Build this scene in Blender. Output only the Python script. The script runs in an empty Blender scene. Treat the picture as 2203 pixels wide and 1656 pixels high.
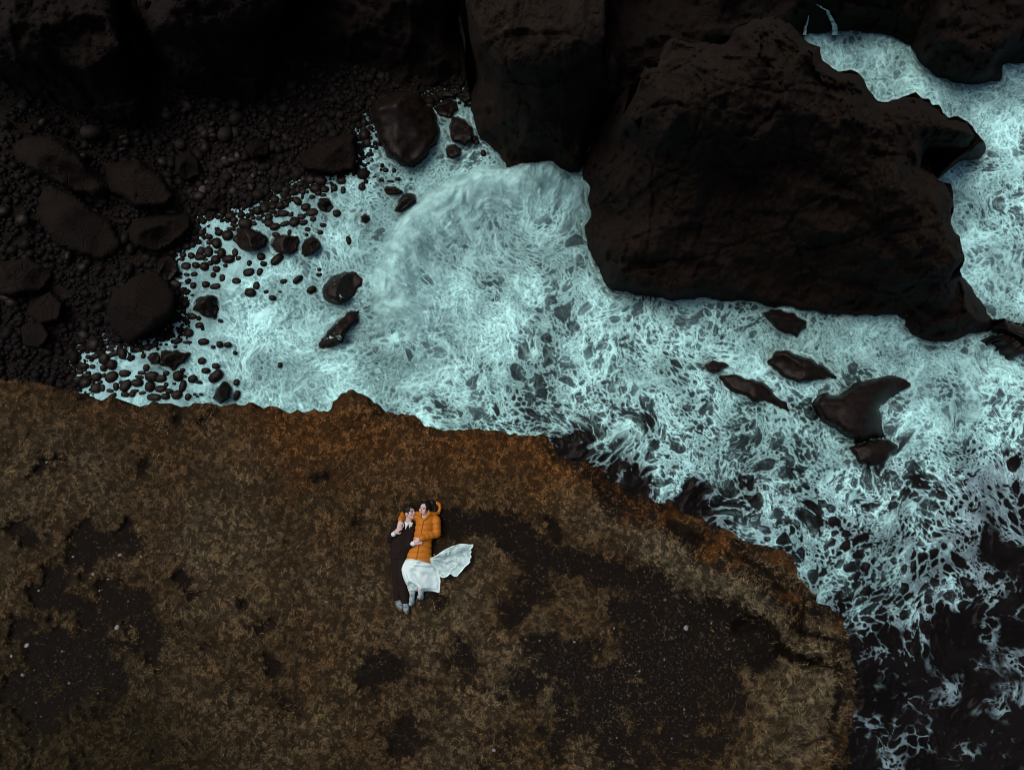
import bpy, math, random
import numpy as np
from mathutils import Vector

random.seed(7); RNG = np.random.default_rng(11)
SC = bpy.context.scene
COL = SC.collection

# ------------------------------------------------------------------ camera, sky, sun, exposure
CAM_H = 11.5            # drone height above the cliff top (z = 0)
SEA = -14.0             # sea level
FPX, CX, CY = 1488.0, 1101.5, 828.0     # focal length and principal point in photo pixels
cam_d = bpy.data.cameras.new("camera"); cam = bpy.data.objects.new("camera", cam_d); COL.objects.link(cam)
cam.location = (0, 0, CAM_H); TILT = math.radians(12); cam.rotation_euler = (TILT, 0, 0)     # the drone looks down, tipped a little towards the sea
cam_d.sensor_fit = 'HORIZONTAL'; cam_d.angle = 2 * math.atan(CX / FPX)
cam_d.clip_start = 0.1; cam_d.clip_end = 500
SC.camera = cam

SUN_EL, SUN_AZ = math.radians(64), math.radians(305)    # high soft light from the upper left
world = bpy.data.worlds.new("World"); SC.world = world; world.use_nodes = True
wn = world.node_tree.nodes; wl = world.node_tree.links; wn.clear()
sky = wn.new('ShaderNodeTexSky'); sky.sky_type = 'NISHITA'; sky.sun_disc = False
sky.sun_elevation = SUN_EL; sky.sun_rotation = SUN_AZ; sky.air_density = 1.0; sky.dust_density = 6.0; sky.ozone_density = 1.0
bg = wn.new('ShaderNodeBackground'); bg.inputs['Strength'].default_value = 0.085
wo = wn.new('ShaderNodeOutputWorld'); wl.new(sky.outputs[0], bg.inputs[0]); wl.new(bg.outputs[0], wo.inputs[0])
sun_d = bpy.data.lights.new("sun", 'SUN'); sun_d.energy = 1.25; sun_d.angle = math.radians(45); sun_d.color = (1.0, 0.97, 0.93)
sun = bpy.data.objects.new("sun", sun_d); COL.objects.link(sun)
sdir = Vector((math.sin(SUN_AZ) * math.cos(SUN_EL), math.cos(SUN_AZ) * math.cos(SUN_EL), math.sin(SUN_EL)))
sun.rotation_euler = sdir.to_track_quat('Z', 'Y').to_euler(); sun.location = (0, 0, 30)
SC.view_settings.view_transform = 'Standard'; SC.view_settings.look = 'None'
SC.view_settings.exposure = 0.0; SC.view_settings.gamma = 1.0
SC.cycles.use_denoising = True; SC.cycles.filter_width = 0.95

# ------------------------------------------------------------------ helpers: photo pixel -> world, noise, outlines
def depth(px, py, z):
    return (CAM_H - z) / (math.cos(TILT) - (CY - py) / FPX * math.sin(TILT))
def at(px, py, z):
    px, py, z = np.broadcast_arrays(np.asarray(px, float), np.asarray(py, float), np.asarray(z, float))
    u, v = (px - CX) / FPX, (CY - py) / FPX; t = (CAM_H - z) / (math.cos(TILT) - v * math.sin(TILT))
    return np.stack([u * t, (v * math.cos(TILT) + math.sin(TILT)) * t, z], -1)

def _h(ix, iy, iz, seed):
    n = (ix * 374761393 + iy * 668265263 + iz * 2147483647 + seed * 1274126177) & 0xFFFFFFFF
    n = ((n ^ (n >> 13)) * 1274126177) & 0xFFFFFFFF
    n = ((n ^ (n >> 16)) * 2246822519) & 0xFFFFFFFF
    return ((n ^ (n >> 15)) & 0xFFFF) / 65535.0

def vnoise(x, y, z=None, seed=0):
    """smooth value noise, -1..1"""
    x = np.asarray(x, float); y = np.asarray(y, float)
    xi = np.floor(x).astype(np.int64); yi = np.floor(y).astype(np.int64)
    fx = x - xi; fy = y - yi
    fx = fx * fx * fx * (fx * (fx * 6 - 15) + 10); fy = fy * fy * fy * (fy * (fy * 6 - 15) + 10)
    def plane(zi):
        a = _h(xi, yi, zi, seed); b = _h(xi + 1, yi, zi, seed); c = _h(xi, yi + 1, zi, seed); d = _h(xi + 1, yi + 1, zi, seed)
        return (a * (1 - fx) + b * fx) * (1 - fy) + (c * (1 - fx) + d * fx) * fy
    if z is None:
        return plane(np.int64(0)) * 2 - 1
    z = np.asarray(z, float); zi = np.floor(z).astype(np.int64); fz = z - zi; fz = fz * fz * (3 - 2 * fz)
    return (plane(zi) * (1 - fz) + plane(zi + 1) * fz) * 2 - 1

def fbm(x, y, z=None, octv=4, seed=0, gain=0.5, ridged=False):
    s = 0; a = 1.0; t = 0; x = np.asarray(x, float); y = np.asarray(y, float)
    for k in range(octv):
        n = vnoise(x, y, z, seed + k * 17)
        if ridged: n = 1 - 2 * np.abs(n)
        s = s + a * n; t += a; a *= gain
        x, y = x * 1.93 * 0.96 - y * 1.93 * 0.28 + 3.1, x * 1.93 * 0.28 + y * 1.93 * 0.96 + 7.7
        if z is not None: z = np.asarray(z) * 1.97 + 1.3
    return s / t

def worley(x, y, seed):
    """F1 with a random weight per cell: distance to the nearest weighted point, and F2"""
    xi = np.floor(x).astype(np.int64); yi = np.floor(y).astype(np.int64)
    f1 = np.full(x.shape, 9.0); f2 = np.full(x.shape, 9.0); o = np.int64(0)
    for dx in (-1, 0, 1):
        for dy in (-1, 0, 1):
            cx, cy = xi + dx, yi + dy
            px = cx + 0.1 + 0.8 * _h(cx, cy, o, seed); py = cy + 0.1 + 0.8 * _h(cx, cy, o + 1, seed)
            w = 0.30 * _h(cx, cy, o + 2, seed)
            d = np.hypot(x - px, y - py) + w
            m = d < f1; f2 = np.where(m, f1, np.minimum(f2, d)); f1 = np.where(m, d, f1)
    return f1, f2

def sstep(a, b, x):
    t = np.clip((x - a) / (b - a), 0, 1); return t * t * (3 - 2 * t)

def seg_dist(P, poly, closed=True, near=False):
    """distance of points P (n,2) to a polyline, in pixels; with near=True the nearest point too"""
    poly = np.asarray(poly, float)
    A = poly; B = np.roll(poly, -1, 0)
    if not closed: A, B = A[:-1], B[:-1]
    best = np.full(len(P), 1e18); q = np.zeros((len(P), 2))
    for a, b in zip(A, B):
        d = b - a; L = d @ d
        if L == 0: continue
        t = np.clip(((P - a) @ d) / L, 0, 1); c = a + t[:, None] * d
        e = ((P - c) ** 2).sum(1); m = e < best
        best[m] = e[m]; q[m] = c[m]
    return (np.sqrt(best), q) if near else np.sqrt(best)

def inside(P, poly):
    poly = np.asarray(poly, float); x, y = P[:, 0], P[:, 1]; r = np.zeros(len(P), bool)
    j = len(poly) - 1
    for i in range(len(poly)):
        xi, yi = poly[i]; xj, yj = poly[j]
        if yi != yj:
            r ^= ((yi > y) != (yj > y)) & (x < (xj - xi) * (y - yi) / (yj - yi) + xi)
        j = i
    return r

def rough(poly, amt=0.12, levels=3, seed=1, closed=True, minlen=8):
    """break the straight runs of an outline into an irregular rocky edge"""
    r = np.random.default_rng(seed); p = [np.array(v, float) for v in poly]
    for _ in range(levels):
        o = []; n = len(p)
        for i in range(n):
            o.append(p[i])
            if i == n - 1 and not closed: break
            a, b = p[i], p[(i + 1) % n]; d = b - a; L = math.hypot(*d)
            if L > minlen:
                nrm = np.array([-d[1], d[0]])
                o.append((a + b) / 2 + nrm * r.uniform(-amt, amt) + d * r.uniform(-.1, .1))
        p = o
    return np.array(p)

def mesh(name, co, faces, mat=None, parent=None, smooth=True, attrs=None, tri=False):
    co = np.asarray(co, np.float32); faces = np.asarray(faces, np.int32)
    me = bpy.data.meshes.new(name); k = faces.shape[1]
    me.vertices.add(len(co)); me.vertices.foreach_set('co', co.ravel())
    me.loops.add(faces.size); me.loops.foreach_set('vertex_index', faces.ravel())
    me.polygons.add(len(faces)); me.polygons.foreach_set('loop_start', np.arange(0, faces.size, k, dtype=np.int32))
    me.polygons.foreach_set('loop_total', np.full(len(faces), k, np.int32))
    me.polygons.foreach_set('use_smooth', np.full(len(faces), smooth))
    me.update(calc_edges=True); me.validate()
    for an, (ty, v) in (attrs or {}).items():
        a = me.attributes.new(an, ty, 'POINT'); v = np.asarray(v, np.float32)
        if ty == 'FLOAT': a.data.foreach_set('value', v.ravel())
        elif ty == 'FLOAT_VECTOR': a.data.foreach_set('vector', v.ravel())
        else: a.data.foreach_set('color', v.ravel())
    if mat: me.materials.append(mat)
    o = bpy.data.objects.new(name, me); COL.objects.link(o)
    if parent: o.parent = parent
    return o

def tag(o, label=None, cat=None, group=None, kind=None):
    for k, v in (('label', label), ('category', cat), ('group', group), ('kind', kind)):
        if v: o[k] = v
    return o

# ------------------------------------------------------------------ small shader language
class V:
    def __init__(s, nt, sock): s.nt, s.s = nt, sock
    def _m(s, op, *a, clamp=False):
        n = s.nt.nodes.new('ShaderNodeMath'); n.operation = op; n.use_clamp = clamp
        for i, x in enumerate((s,) + a):
            if isinstance(x, V): s.nt.links.new(x.s, n.inputs[i])
            else: n.inputs[i].default_value = x
        return V(s.nt, n.outputs[0])
    def __add__(s, o): return s._m('ADD', o)
    __radd__ = __add__
    def __sub__(s, o): return s._m('SUBTRACT', o)
    def __rsub__(s, o): return (s * -1.0) + o
    def __mul__(s, o): return s._m('MULTIPLY', o)
    __rmul__ = __mul__
    def __truediv__(s, o): return s._m('DIVIDE', o)
    def pow(s, o): return s._m('POWER', o)
    def max(s, o): return s._m('MAXIMUM', o)
    def min(s, o): return s._m('MINIMUM', o)
    def abs(s): return s._m('ABSOLUTE')
    def clamp(s): return s._m('ADD', 0.0, clamp=True)
    def step(s, a, b):
        """smoothstep a..b (a may exceed b)"""
        n = s.nt.nodes.new('ShaderNodeMapRange'); n.interpolation_type = 'SMOOTHSTEP'; n.clamp = True
        inv = not isinstance(a, V) and not isinstance(b, V) and a > b
        s.nt.links.new(s.s, n.inputs['Value'])
        if inv: a, b = b, a
        for nm, x in (('From Min', a), ('From Max', b)):
            if isinstance(x, V): s.nt.links.new(x.s, n.inputs[nm])
            else: n.inputs[nm].default_value = x
        r = V(s.nt, n.outputs['Result'])
        return 1.0 - r if inv else r

class MatB:
    def __init__(s, name):
        s.m = bpy.data.materials.new(name); s.m.use_nodes = True; s.nt = s.m.node_tree; s.nt.nodes.clear()
        s.out = s.nt.nodes.new('ShaderNodeOutputMaterial'); s.b = s.nt.nodes.new('ShaderNodeBsdfPrincipled')
        s.nt.links.new(s.b.outputs[0], s.out.inputs['Surface'])
        s.b.inputs['Specular IOR Level'].default_value = 0.2; s.b.inputs['Roughness'].default_value = 0.8
    def v(s, x): n = s.nt.nodes.new('ShaderNodeValue'); n.outputs[0].default_value = x; return V(s.nt, n.outputs[0])
    def attr(s, name, out='Fac'):
        n = s.nt.nodes.new('ShaderNodeAttribute'); n.attribute_name = name; return V(s.nt, n.outputs[out])
    def pos(s): return V(s.nt, s.nt.nodes.new('ShaderNodeNewGeometry').outputs['Position'])
    def obj(s): return V(s.nt, s.nt.nodes.new('ShaderNodeTexCoord').outputs['Object'])
    def rnd(s): return V(s.nt, s.nt.nodes.new('ShaderNodeObjectInfo').outputs['Random'])
    def normal_z(s):
        g = s.nt.nodes.new('ShaderNodeNewGeometry'); x = s.nt.nodes.new('ShaderNodeSeparateXYZ'); s.nt.links.new(g.outputs['Normal'], x.inputs[0]); return V(s.nt, x.outputs[2])
    def noise(s, vec, scale, detail=4, rough=0.55, dist=0.0, lac=2.0, out='Fac'):
        n = s.nt.nodes.new('ShaderNodeTexNoise'); s.nt.links.new(vec.s, n.inputs['Vector'])
        for k, x in (('Scale', scale), ('Detail', detail), ('Roughness', rough), ('Distortion', dist), ('Lacunarity', lac)): n.inputs[k].default_value = x
        return V(s.nt, n.outputs[out])
    def voro(s, vec, scale, feature='DISTANCE_TO_EDGE', out='Distance', dim='2D', rand=1.0):
        n = s.nt.nodes.new('ShaderNodeTexVoronoi'); n.feature = feature; n.voronoi_dimensions = dim
        s.nt.links.new(vec.s, n.inputs['Vector']); n.inputs['Scale'].default_value = scale; n.inputs['Randomness'].default_value = rand
        return V(s.nt, n.outputs[out])
    def vadd(s, a, b, k=1.0):
        n = s.nt.nodes.new('ShaderNodeVectorMath'); n.operation = 'MULTIPLY_ADD'
        s.nt.links.new(b.s, n.inputs[0]); n.inputs[1].default_value = (k,) * 3; s.nt.links.new(a.s, n.inputs[2]); return V(s.nt, n.outputs[0])
    def vmul(s, a, k):
        n = s.nt.nodes.new('ShaderNodeVectorMath'); n.operation = 'MULTIPLY'; s.nt.links.new(a.s, n.inputs[0]); n.inputs[1].default_value = k; return V(s.nt, n.outputs[0])
    def mix(s, f, a, b, mode='MIX'):
        n = s.nt.nodes.new('ShaderNodeMix'); n.data_type = 'RGBA'; n.blend_type = mode; n.clamp_factor = True
        for i, x in ((0, f), (6, a), (7, b)):
            if isinstance(x, V): s.nt.links.new(x.s, n.inputs[i])
            elif i == 0: n.inputs[0].default_value = x
            else: n.inputs[i].default_value = (*x, 1)
        return V(s.nt, n.outputs[2])
    def set(s, **k):
        for nm, x in k.items():
            i = s.b.inputs[nm.replace('_', ' ')]
            if isinstance(x, V): s.nt.links.new(x.s, i)
            elif isinstance(x, tuple): i.default_value = (*x, 1)
            else: i.default_value = x
    def bump(s, h, strength=0.5, dist=0.02):
        n = s.nt.nodes.new('ShaderNodeBump'); n.inputs['Strength'].default_value = strength; n.inputs['Distance'].default_value = dist
        s.nt.links.new(h.s, n.inputs['Height']); s.nt.links.new(n.outputs[0], s.b.inputs['Normal'])

def plain(name, col, roughness=0.7, spec=0.2, var=0.12, scale=25):
    m = MatB(name); n = m.noise(m.obj(), scale, 4)
    m.set(Base_Color=m.mix(n.step(0.3, 0.7), tuple(c * (1 - var) for c in col), tuple(min(1, c * (1 + var)) for c in col)), Roughness=roughness, Specular_IOR_Level=spec)
    return m.m

# ------------------------------------------------------------------ outline of the near cliff top (photo pixels)
RIM = [(-420, 800), (8, 818), (60, 822), (110, 830), (150, 838), (170, 850), (200, 862), (260, 868), (330, 862), (370, 868), (420, 866), (470, 874), (520, 872), (570, 878), (620, 890), (660, 886), (705, 886), (716, 862), (735, 845), (755, 838), (780, 848), (800, 865), (825, 888), (850, 892), (880, 893), (905, 905), (920, 918), (950, 924), (1000, 925), (1050, 930), (1080, 928), (1110, 932), (1150, 938), (1180, 940), (1190, 965), (1215, 985), (1260, 992), (1295, 1010), (1330, 1040), (1350, 1065), (1400, 1072), (1440, 1078), (1470, 1105), (1520, 1125), (1580, 1148), (1605, 1165), (1615, 1178), (1690, 1183), (1710, 1215), (1740, 1265), (1760, 1300), (1810, 1320), (1815, 1345), (1820, 1385), (1832, 1420), (1842, 1455), (1845, 1500), (1840, 1560), (1820, 1610), (1790, 1700), (1760, 2000), (-420, 2000)]

# ------------------------------------------------------------------ materials of the place
def rock_material(name, dark=(0.0076, 0.0043, 0.0029), light=(0.0112, 0.0067, 0.0045), moss=0.0, pale=0.5):
    m = MatB(name); p = m.pos()
    n1 = m.noise(p, 0.55, 5, 0.6, 0.6); n2 = m.noise(p, 3.2, 6, 0.62, 0.4); n3 = m.noise(p, 14, 4, 0.6)
    c = m.mix((n1 * 0.55 + n2 * 0.45).step(0.40, 0.66), dark, light)
    c = m.mix(m.noise(p, 1.1, 5, 0.65, 1.0).step(0.60, 0.74) * pale, c, (0.024, 0.0165, 0.012))          # dry brown faces
    c = m.mix((n2 * n1).step(0.365, 0.46) * m.noise(p, 0.33, 2).step(0.52, 0.66) * pale, c, (0.075, 0.068, 0.062))   # guano and salt
    if moss:
        top = m.normal_z().step(0.55, 0.9) * m.attr('top').step(0.3, 0.9)
        mm = top * (n2 * 0.6 + n3 * 0.4).step(0.44, 0.60) * moss
        c = m.mix(mm, c, m.mix(n1.step(0.4, 0.6), (0.017, 0.0115, 0.0035), (0.012, 0.011, 0.0035)))
    m.set(Base_Color=c, Roughness=0.75, Specular_IOR_Level=0.12)
    cr = m.voro(m.vadd(p, m.noise(p, 1.5, 3, out='Color'), 0.5), 1.3, dim='3D').step(0.0, 0.04) * 0.22 + m.noise(m.vmul(p, (1, 1, 3)), 6, 5, 0.7, 1.2) * 0.5
    m.bump(n2 * 0.6 + n3 * 0.4 + cr, 1.0, 0.14)
    return m.m
ROCK = rock_material('dark_basalt', pale=0.35)
ROCK_BROWN = rock_material('brown_basalt', (0.0115, 0.0068, 0.0046), (0.026, 0.0170, 0.011), moss=0.4, pale=1.0)  # lighter, browner basalt of the column, with more pale patches
ROCK_MOSS = rock_material('mossy_basalt', (0.0105, 0.0061, 0.0041), (0.0165, 0.0102, 0.0070), moss=0.7, pale=0.6)

def wet_material():
    m = MatB('wet_basalt'); p = m.pos()
    n = m.noise(p, 5, 5, 0.6); v = m.rnd()
    c = m.mix(n.step(0.35, 0.7), (0.0065, 0.0042, 0.0032), (0.016, 0.011, 0.008))
    c = m.mix(v.step(0.8, 1.0) * 0.5, c, (0.024, 0.018, 0.015))
    c = m.mix((m.noise(p, 3.4, 5, 0.7, 0.8) + m.attr('splash') * 0.2).step(0.70, 0.75) * m.attr('splash').step(0.05, 0.3), c, (0.42, 0.62, 0.63))
    m.set(Base_Color=c, Roughness=0.45, Specular_IOR_Level=0.12)
    m.bump(n + m.noise(p, 18, 3) * 0.4, 0.5, 0.03)
    return m.m
WET = wet_material()

def cobble_material():
    m = MatB('beach_cobble'); p = m.pos(); c = m.attr('col', 'Color')
    n = m.noise(p, 22, 4, 0.6)
    m.set(Base_Color=m.mix(n.step(0.3, 0.75) * 0.35, c, (0.006, 0.0045, 0.0035)), Roughness=0.7, Specular_IOR_Level=0.12)
    return m.m
COBBLE = cobble_material()

# ------------------------------------------------------------------ sheets laid over an outline
def sheet(outline, step, pad=1):
    """regular grid over an outline given in photo pixels, its rim snapped onto the outline.
    returns P (n,2) pixels, quads, distance to rim, ordered rim edges"""
    o = np.asarray(outline, float); lo = o.min(0) - step * pad; hi = o.max(0) + step * pad
    xs = np.arange(lo[0], hi[0] + step, step); ys = np.arange(lo[1], hi[1] + step, step)
    X, Y = np.meshgrid(xs, ys); P = np.stack([X.ravel(), Y.ravel()], 1)
    ins = inside(P, o); W = len(xs)
    i, j = np.meshgrid(np.arange(len(xs) - 1), np.arange(len(ys) - 1)); a = (j * W + i).ravel()
    q = np.stack([a, a + W, a + W + 1, a + 1], 1)
    keep = ins[q].sum(1) >= 2; q = q[keep]
    used = np.unique(q); mp = np.full(len(P), -1); mp[used] = np.arange(len(used)); P = P[used]; q = mp[q]; ins = ins[used]
    e = np.concatenate([q[:, [0, 1]], q[:, [1, 2]], q[:, [2, 3]], q[:, [3, 0]]])
    key = np.minimum(e[:, 0], e[:, 1]) * (len(P) + 1) + np.maximum(e[:, 0], e[:, 1])
    u, idx, cnt = np.unique(key, return_index=True, return_counts=True)
    rim = e[idx[cnt == 1]]; rv = np.unique(rim)
    _, near = seg_dist(P[rv], o, near=True); P[rv] = near
    d = seg_dist(P, o); d[rv] = 0
    return P, q, d, rim

def skirt(co, q, rim, zbot, inward=0.0, levels=3, seed=0, jit=0.0):
    """drop walls from the rim down to zbot so that the thing is a closed body"""
    rv = np.unique(rim); n0 = len(co); cos = [co]; prev = rv; faces = [q]
    cen = co[:, :2].mean(0); r = np.random.default_rng(seed)
    mp0 = np.full(len(co) + 1, -1)
    for k in range(1, levels + 1):
        t = k / levels; c = co[rv].copy(); c[:, 2] = c[:, 2] * (1 - t) + zbot * t
        c[:, :2] = c[:, :2] + (cen - c[:, :2]) * inward * t + r.normal(0, jit, (len(rv), 2)) * (t < 1)
        base = sum(len(x) for x in cos); cos.append(c)
        mp = np.full(n0, -1); mp[rv] = base + np.arange(len(rv))
        pm = np.full(n0, -1); pm[rv] = prev
        faces.append(np.stack([pm[rim[:, 1]], pm[rim[:, 0]], mp[rim[:, 0]], mp[rim[:, 1]]], 1)); prev = mp[rv]
    return np.concatenate(cos), np.concatenate(faces)

SURF = {}
def crag(name, outline, top, ztop, label, cat='rock', step=5, mat=None, seed=1, relief=0.45, freq=0.55, gamma=0.8, zb=SEA, group=None, ramt=0.10, tilt=None, kind=None):
    """a big rock: foot outline and top outline in photo pixels (foot at zb, top at ztop)"""
    o = rough(outline, ramt, 3, seed); t = np.asarray(top, float)
    P, q, dP, rim = sheet(o, step)
    it = inside(P, t); dT = np.where(it, 0, seg_dist(P, t))
    f = np.where(it, 1.0, dP / np.maximum(dP + dT, 1e-6))
    rimv = np.unique(rim); rise = f ** gamma
    # rims that coincide with the top outline are the far edge of the top: they stay high
    rise[rimv] = np.where(seg_dist(P[rimv], t) < 22, np.maximum(rise[rimv], 0.82), rise[rimv])
    zt = ztop if tilt is None else ztop + (P[:, 0] - o[:, 0].mean()) * tilt[0] + (P[:, 1] - o[:, 1].mean()) * tilt[1]
    rise = np.where(it, 1 - .16 * np.exp(-seg_dist(P, t) / 40), rise * .84)
    z0 = zb + (zt - zb) * rise
    w = at(P[:, 0], P[:, 1], z0)
    n = fbm(w[:, 0] * freq, w[:, 1] * freq, w[:, 2] * freq * 0.8, 6, seed, 0.56, True) * relief
    big = fbm(w[:, 0] * freq * .4, w[:, 1] * freq * .4, w[:, 2] * freq * .3, 3, seed + 5) * relief * 2.0
    # jointed blocks: broken facets with sharp steps between them
    jx, jy = w[:, 0] + .5 * n, w[:, 1] + .5 * big; lay = 0
    for sz, am in ((1.9, .55), (.8, .26), (.36, .12)):
        cx, cy = np.floor(jx / sz + .3 * np.floor(jy / sz)), np.floor(jy / sz); e = (cx.astype(np.int64), cy.astype(np.int64), np.floor(w[:, 2] / (sz * 1.6)).astype(np.int64))
        tx, ty = _h(*e, seed + 1) - .5, _h(*e, seed + 2) - .5; lay = lay + relief * am * (_h(*e, seed) - .5 + .9 * tx * (jx / sz % 1) + .9 * ty * (jy / sz % 1))
    for sz, dp, wd_ in ((2.3, .20, .03), (.95, .12, .05), (.42, .07, .07)):      # cracks
        f1, f2 = worley((w[:, 0] + .35 * n + .25 * w[:, 2]) / sz + 7, (w[:, 1] + .35 * big + .25 * w[:, 2]) / sz, seed + 3); lay = lay - dp * relief * np.exp(-((f2 - f1) / wd_) ** 2)
    env = sstep(0, 22, dP)
    z = z0 + (n + big + lay) * env
    z = np.where(dP < 1e-3, np.where(rise > 0.3, z0 + 0.25 * n, zb - 0.25), z)
    SURF[name] = (P.copy(), z.copy())
    co = at(P[:, 0], P[:, 1], z)
    co, fc = skirt(co, q[:, ::-1] if False else q, rim, zb - 1.2, 0.02, 4, seed, 0.06)
    tp = np.zeros(len(co)); tp[:len(P)] = rise
    ob = mesh(name, co, fc[:, ::-1], mat or ROCK, attrs={'top': ('FLOAT', tp)})
    ob.data.update()
    if kind: tag(ob, kind=kind)
    else: tag(ob, label, cat, group)
    return ob

def boulder(name, outline, h, label, cat='rock', step=None, mat=None, seed=1, zb=None, group=None, relief=0.18, sharp=0.6, ramt=0.07, splash=0.0):
    """a rounded boulder standing in the water or on the beach; outline in photo pixels at its foot"""
    o = rough(outline, ramt, 2, seed); zb = SEA if zb is None else zb
    size = math.sqrt(np.ptp(o[:, 0]) * np.ptp(o[:, 1])); step = step or max(2.0, size / 22)
    P, q, d, rim = sheet(o, step)
    dm = d.max(); u = np.clip(d / dm, 0, 1)
    z0 = zb + h * (1 - (1 - u) ** 2) ** sharp
    w = at(P[:, 0], P[:, 1], z0); f = 1.6 / max(size / 58, 0.3)
    n = fbm(w[:, 0] * f, w[:, 1] * f, w[:, 2] * f, 4, seed, 0.5, True)
    z = z0 + n * relief * h * sstep(0, .35, u) + (w[:, 0] * math.sin(seed) + w[:, 1] * math.cos(seed) - (w[:, 0] * math.sin(seed) + w[:, 1] * math.cos(seed)).mean()) * 0.12 * sstep(0, .4, u)
    rg = np.random.default_rng(seed); cx, cy = w[:, 0].mean(), w[:, 1].mean(); hw = max(np.ptp(w[:, 0]), np.ptp(w[:, 1])) / 2
    for _ in range(7):      # broken faces
        an = rg.uniform(0, math.tau); sl = rg.uniform(.15, .9); zp = zb + h * rg.uniform(.72, 1.0) - sl * h / hw * ((w[:, 0] - cx) * math.cos(an) + (w[:, 1] - cy) * math.sin(an)) * rg.uniform(.8, 1.4)
        z = np.minimum(z, np.maximum(zp + .03 * h * n, zb + .06 * h + .05 * n * h))
    z = z + .05 * h * fbm(w[:, 0] * f * 4, w[:, 1] * f * 4, None, 3, seed + 9, .55, True) * sstep(0, .3, u)
    z = np.maximum(z, zb + .04); z[np.unique(rim)] = zb + (.03 if mat is WET or mat is None else -.05)
    co = at(P[:, 0], P[:, 1], z); co, fc = skirt(co, q, rim, zb - 0.9, -0.05, 2, seed, 0)
    ob = mesh(name, co, fc[:, ::-1], mat or WET, attrs={'top': ('FLOAT', np.zeros(len(co))), 'splash': ('FLOAT', np.full(len(co), splash))})
    return tag(ob, label, cat, group)

# ------------------------------------------------------------------ the beach of cobbles on the left
BEACH0 = [(-500, -500), (1300, -500), (1100, 100), (1018, 186), (985, 183), (940, 178), (905, 190), (905, 240), (880, 250), (800, 255), (778, 258), (765, 285), (765, 355), (700, 372), (650, 365), (610, 372),
         (605, 398), (540, 425), (500, 447), (470, 452), (415, 456), (412, 492), (370, 520), (334, 548), (345, 575), (335, 600), (375, 625), (372, 690), (300, 722), (235, 712), (170, 738), (150, 770), (155, 820), (160, 875), (150, 930), (-500, 1100)]
BEACH = rough(BEACH0, .16, 3, 19, minlen=12)
def beach_height(px, py):
    P = np.stack([np.ravel(px), np.ravel(py)], 1).astype(float)
    d = seg_dist(P, BEACH) * np.where(inside(P, BEACH), 1, -1)
    wx, wy = (P[:, 0] - CX) / 58.4, (CY - P[:, 1]) / 58.4
    z = SEA + np.where(d > 0, 0.0022 * d + 1.2 * sstep(120, 520, d), 0.004 * d) + 0.075 * fbm(wx * 1.6, wy * 1.6, None, 4, 3, .6) + 0.01
    x, y = P[:, 0], P[:, 1]
    z = z - .30 * np.exp(-((x - 965) / 42) ** 2 - ((y - 215) / 60) ** 2) * sstep(184, 200, y) - .22 * np.exp(-((x - 786) / 16) ** 2 - ((y - 300) / 45) ** 2)
    return np.maximum(z, SEA - 0.7)
step = 9
xs = np.arange(-420, 1130, step); ys = np.arange(-420, 960, step); X, Y = np.meshgrid(xs, ys)
bz = beach_height(X, Y); W = len(xs); i, j = np.meshgrid(np.arange(W - 1), np.arange(len(ys) - 1)); a = (j * W + i).ravel()
bco = at(X.ravel(), Y.ravel(), SEA); bco[:, 2] = bz
tag(mesh('beach', bco, np.stack([a, a + W, a + W + 1, a + 1], 1), ROCK, attrs={'top': ('FLOAT', np.zeros(len(bco)))}), kind='structure')

# ------------------------------------------------------------------ far cliffs, sea stack and the big rocks
crag('cliff_buttress', [(-260, -260), (255, -260), (268, 10), (276, 48), (262, 62), (290, 95), (320, 130), (345, 165), (347, 255), (300, 287), (240, 280), (180, 265), (110, 235), (60, 215), (0, 190), (-260, 150)],
     [(-260, -260), (240, -260), (252, -20), (248, 60), (255, 100), (190, 150), (80, 130), (-80, 90), (-260, 60)], -9.0,
     'black cliff buttress filling the top left corner', 'cliff', 6, ROCK, 3, 0.5)
crag('cliff_buttress', [(275, -260), (700, -260), (690, -20), (625, 12), (620, 50), (592, 75), (600, 130), (592, 200), (560, 225), (500, 212), (440, 216), (380, 207), (350, 165), (305, 95), (280, 48)],
     [(290, -260), (680, -260), (660, -60), (600, 5), (560, 30), (480, 70), (400, 70), (340, 60), (300, 10)], -8.8,
     'broad black cliff face above the dark cobble beach, second from the left corner', 'cliff', 6, ROCK, 8, 0.55)
crag('cliff_recess', [(640, -260), (1010, -260), (1000, 60), (1012, 130), (1016, 186), (960, 180), (905, 188), (895, 212), (860, 208), (830, 190), (790, 160), (720, 130), (640, 100), (612, 50), (640, 5)],
     [(660, -260), (990, -260), (980, -40), (900, 10), (780, 0), (690, -30)], -10.2,
     'unlit black recess of the cliff between the broad face and the brown column', 'cliff', 6, ROCK, 12, 0.5)
COLUMN = [(985, -260), (1315, -260), (1305, 10), (1306, 60), (1311, 92), (1335, 125), (1341, 165), (1340, 205), (1315, 228), (1300, 262), (1280, 300), (1264, 330), (1250, 371), (1200, 373), (1170, 360), (1130, 364), (1090, 367), (1075, 336), (1050, 312), (1026, 290), (1019, 262), (1012, 205), (1015, 150), (1000, 100), (985, 75), (980, 40)]
crag('rock_column', COLUMN,
     [(984, -260), (1312, -260), (1304, 20), (1300, 80), (1285, 112), (1240, 125), (1190, 148), (1130, 150), (1090, 160), (1062, 130), (1035, 95), (1020, 50), (1005, 10)], -7.0,
     'brown topped rock column rising from the foam at top centre', 'rock', 5, ROCK_BROWN, 21, 0.42)
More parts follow.
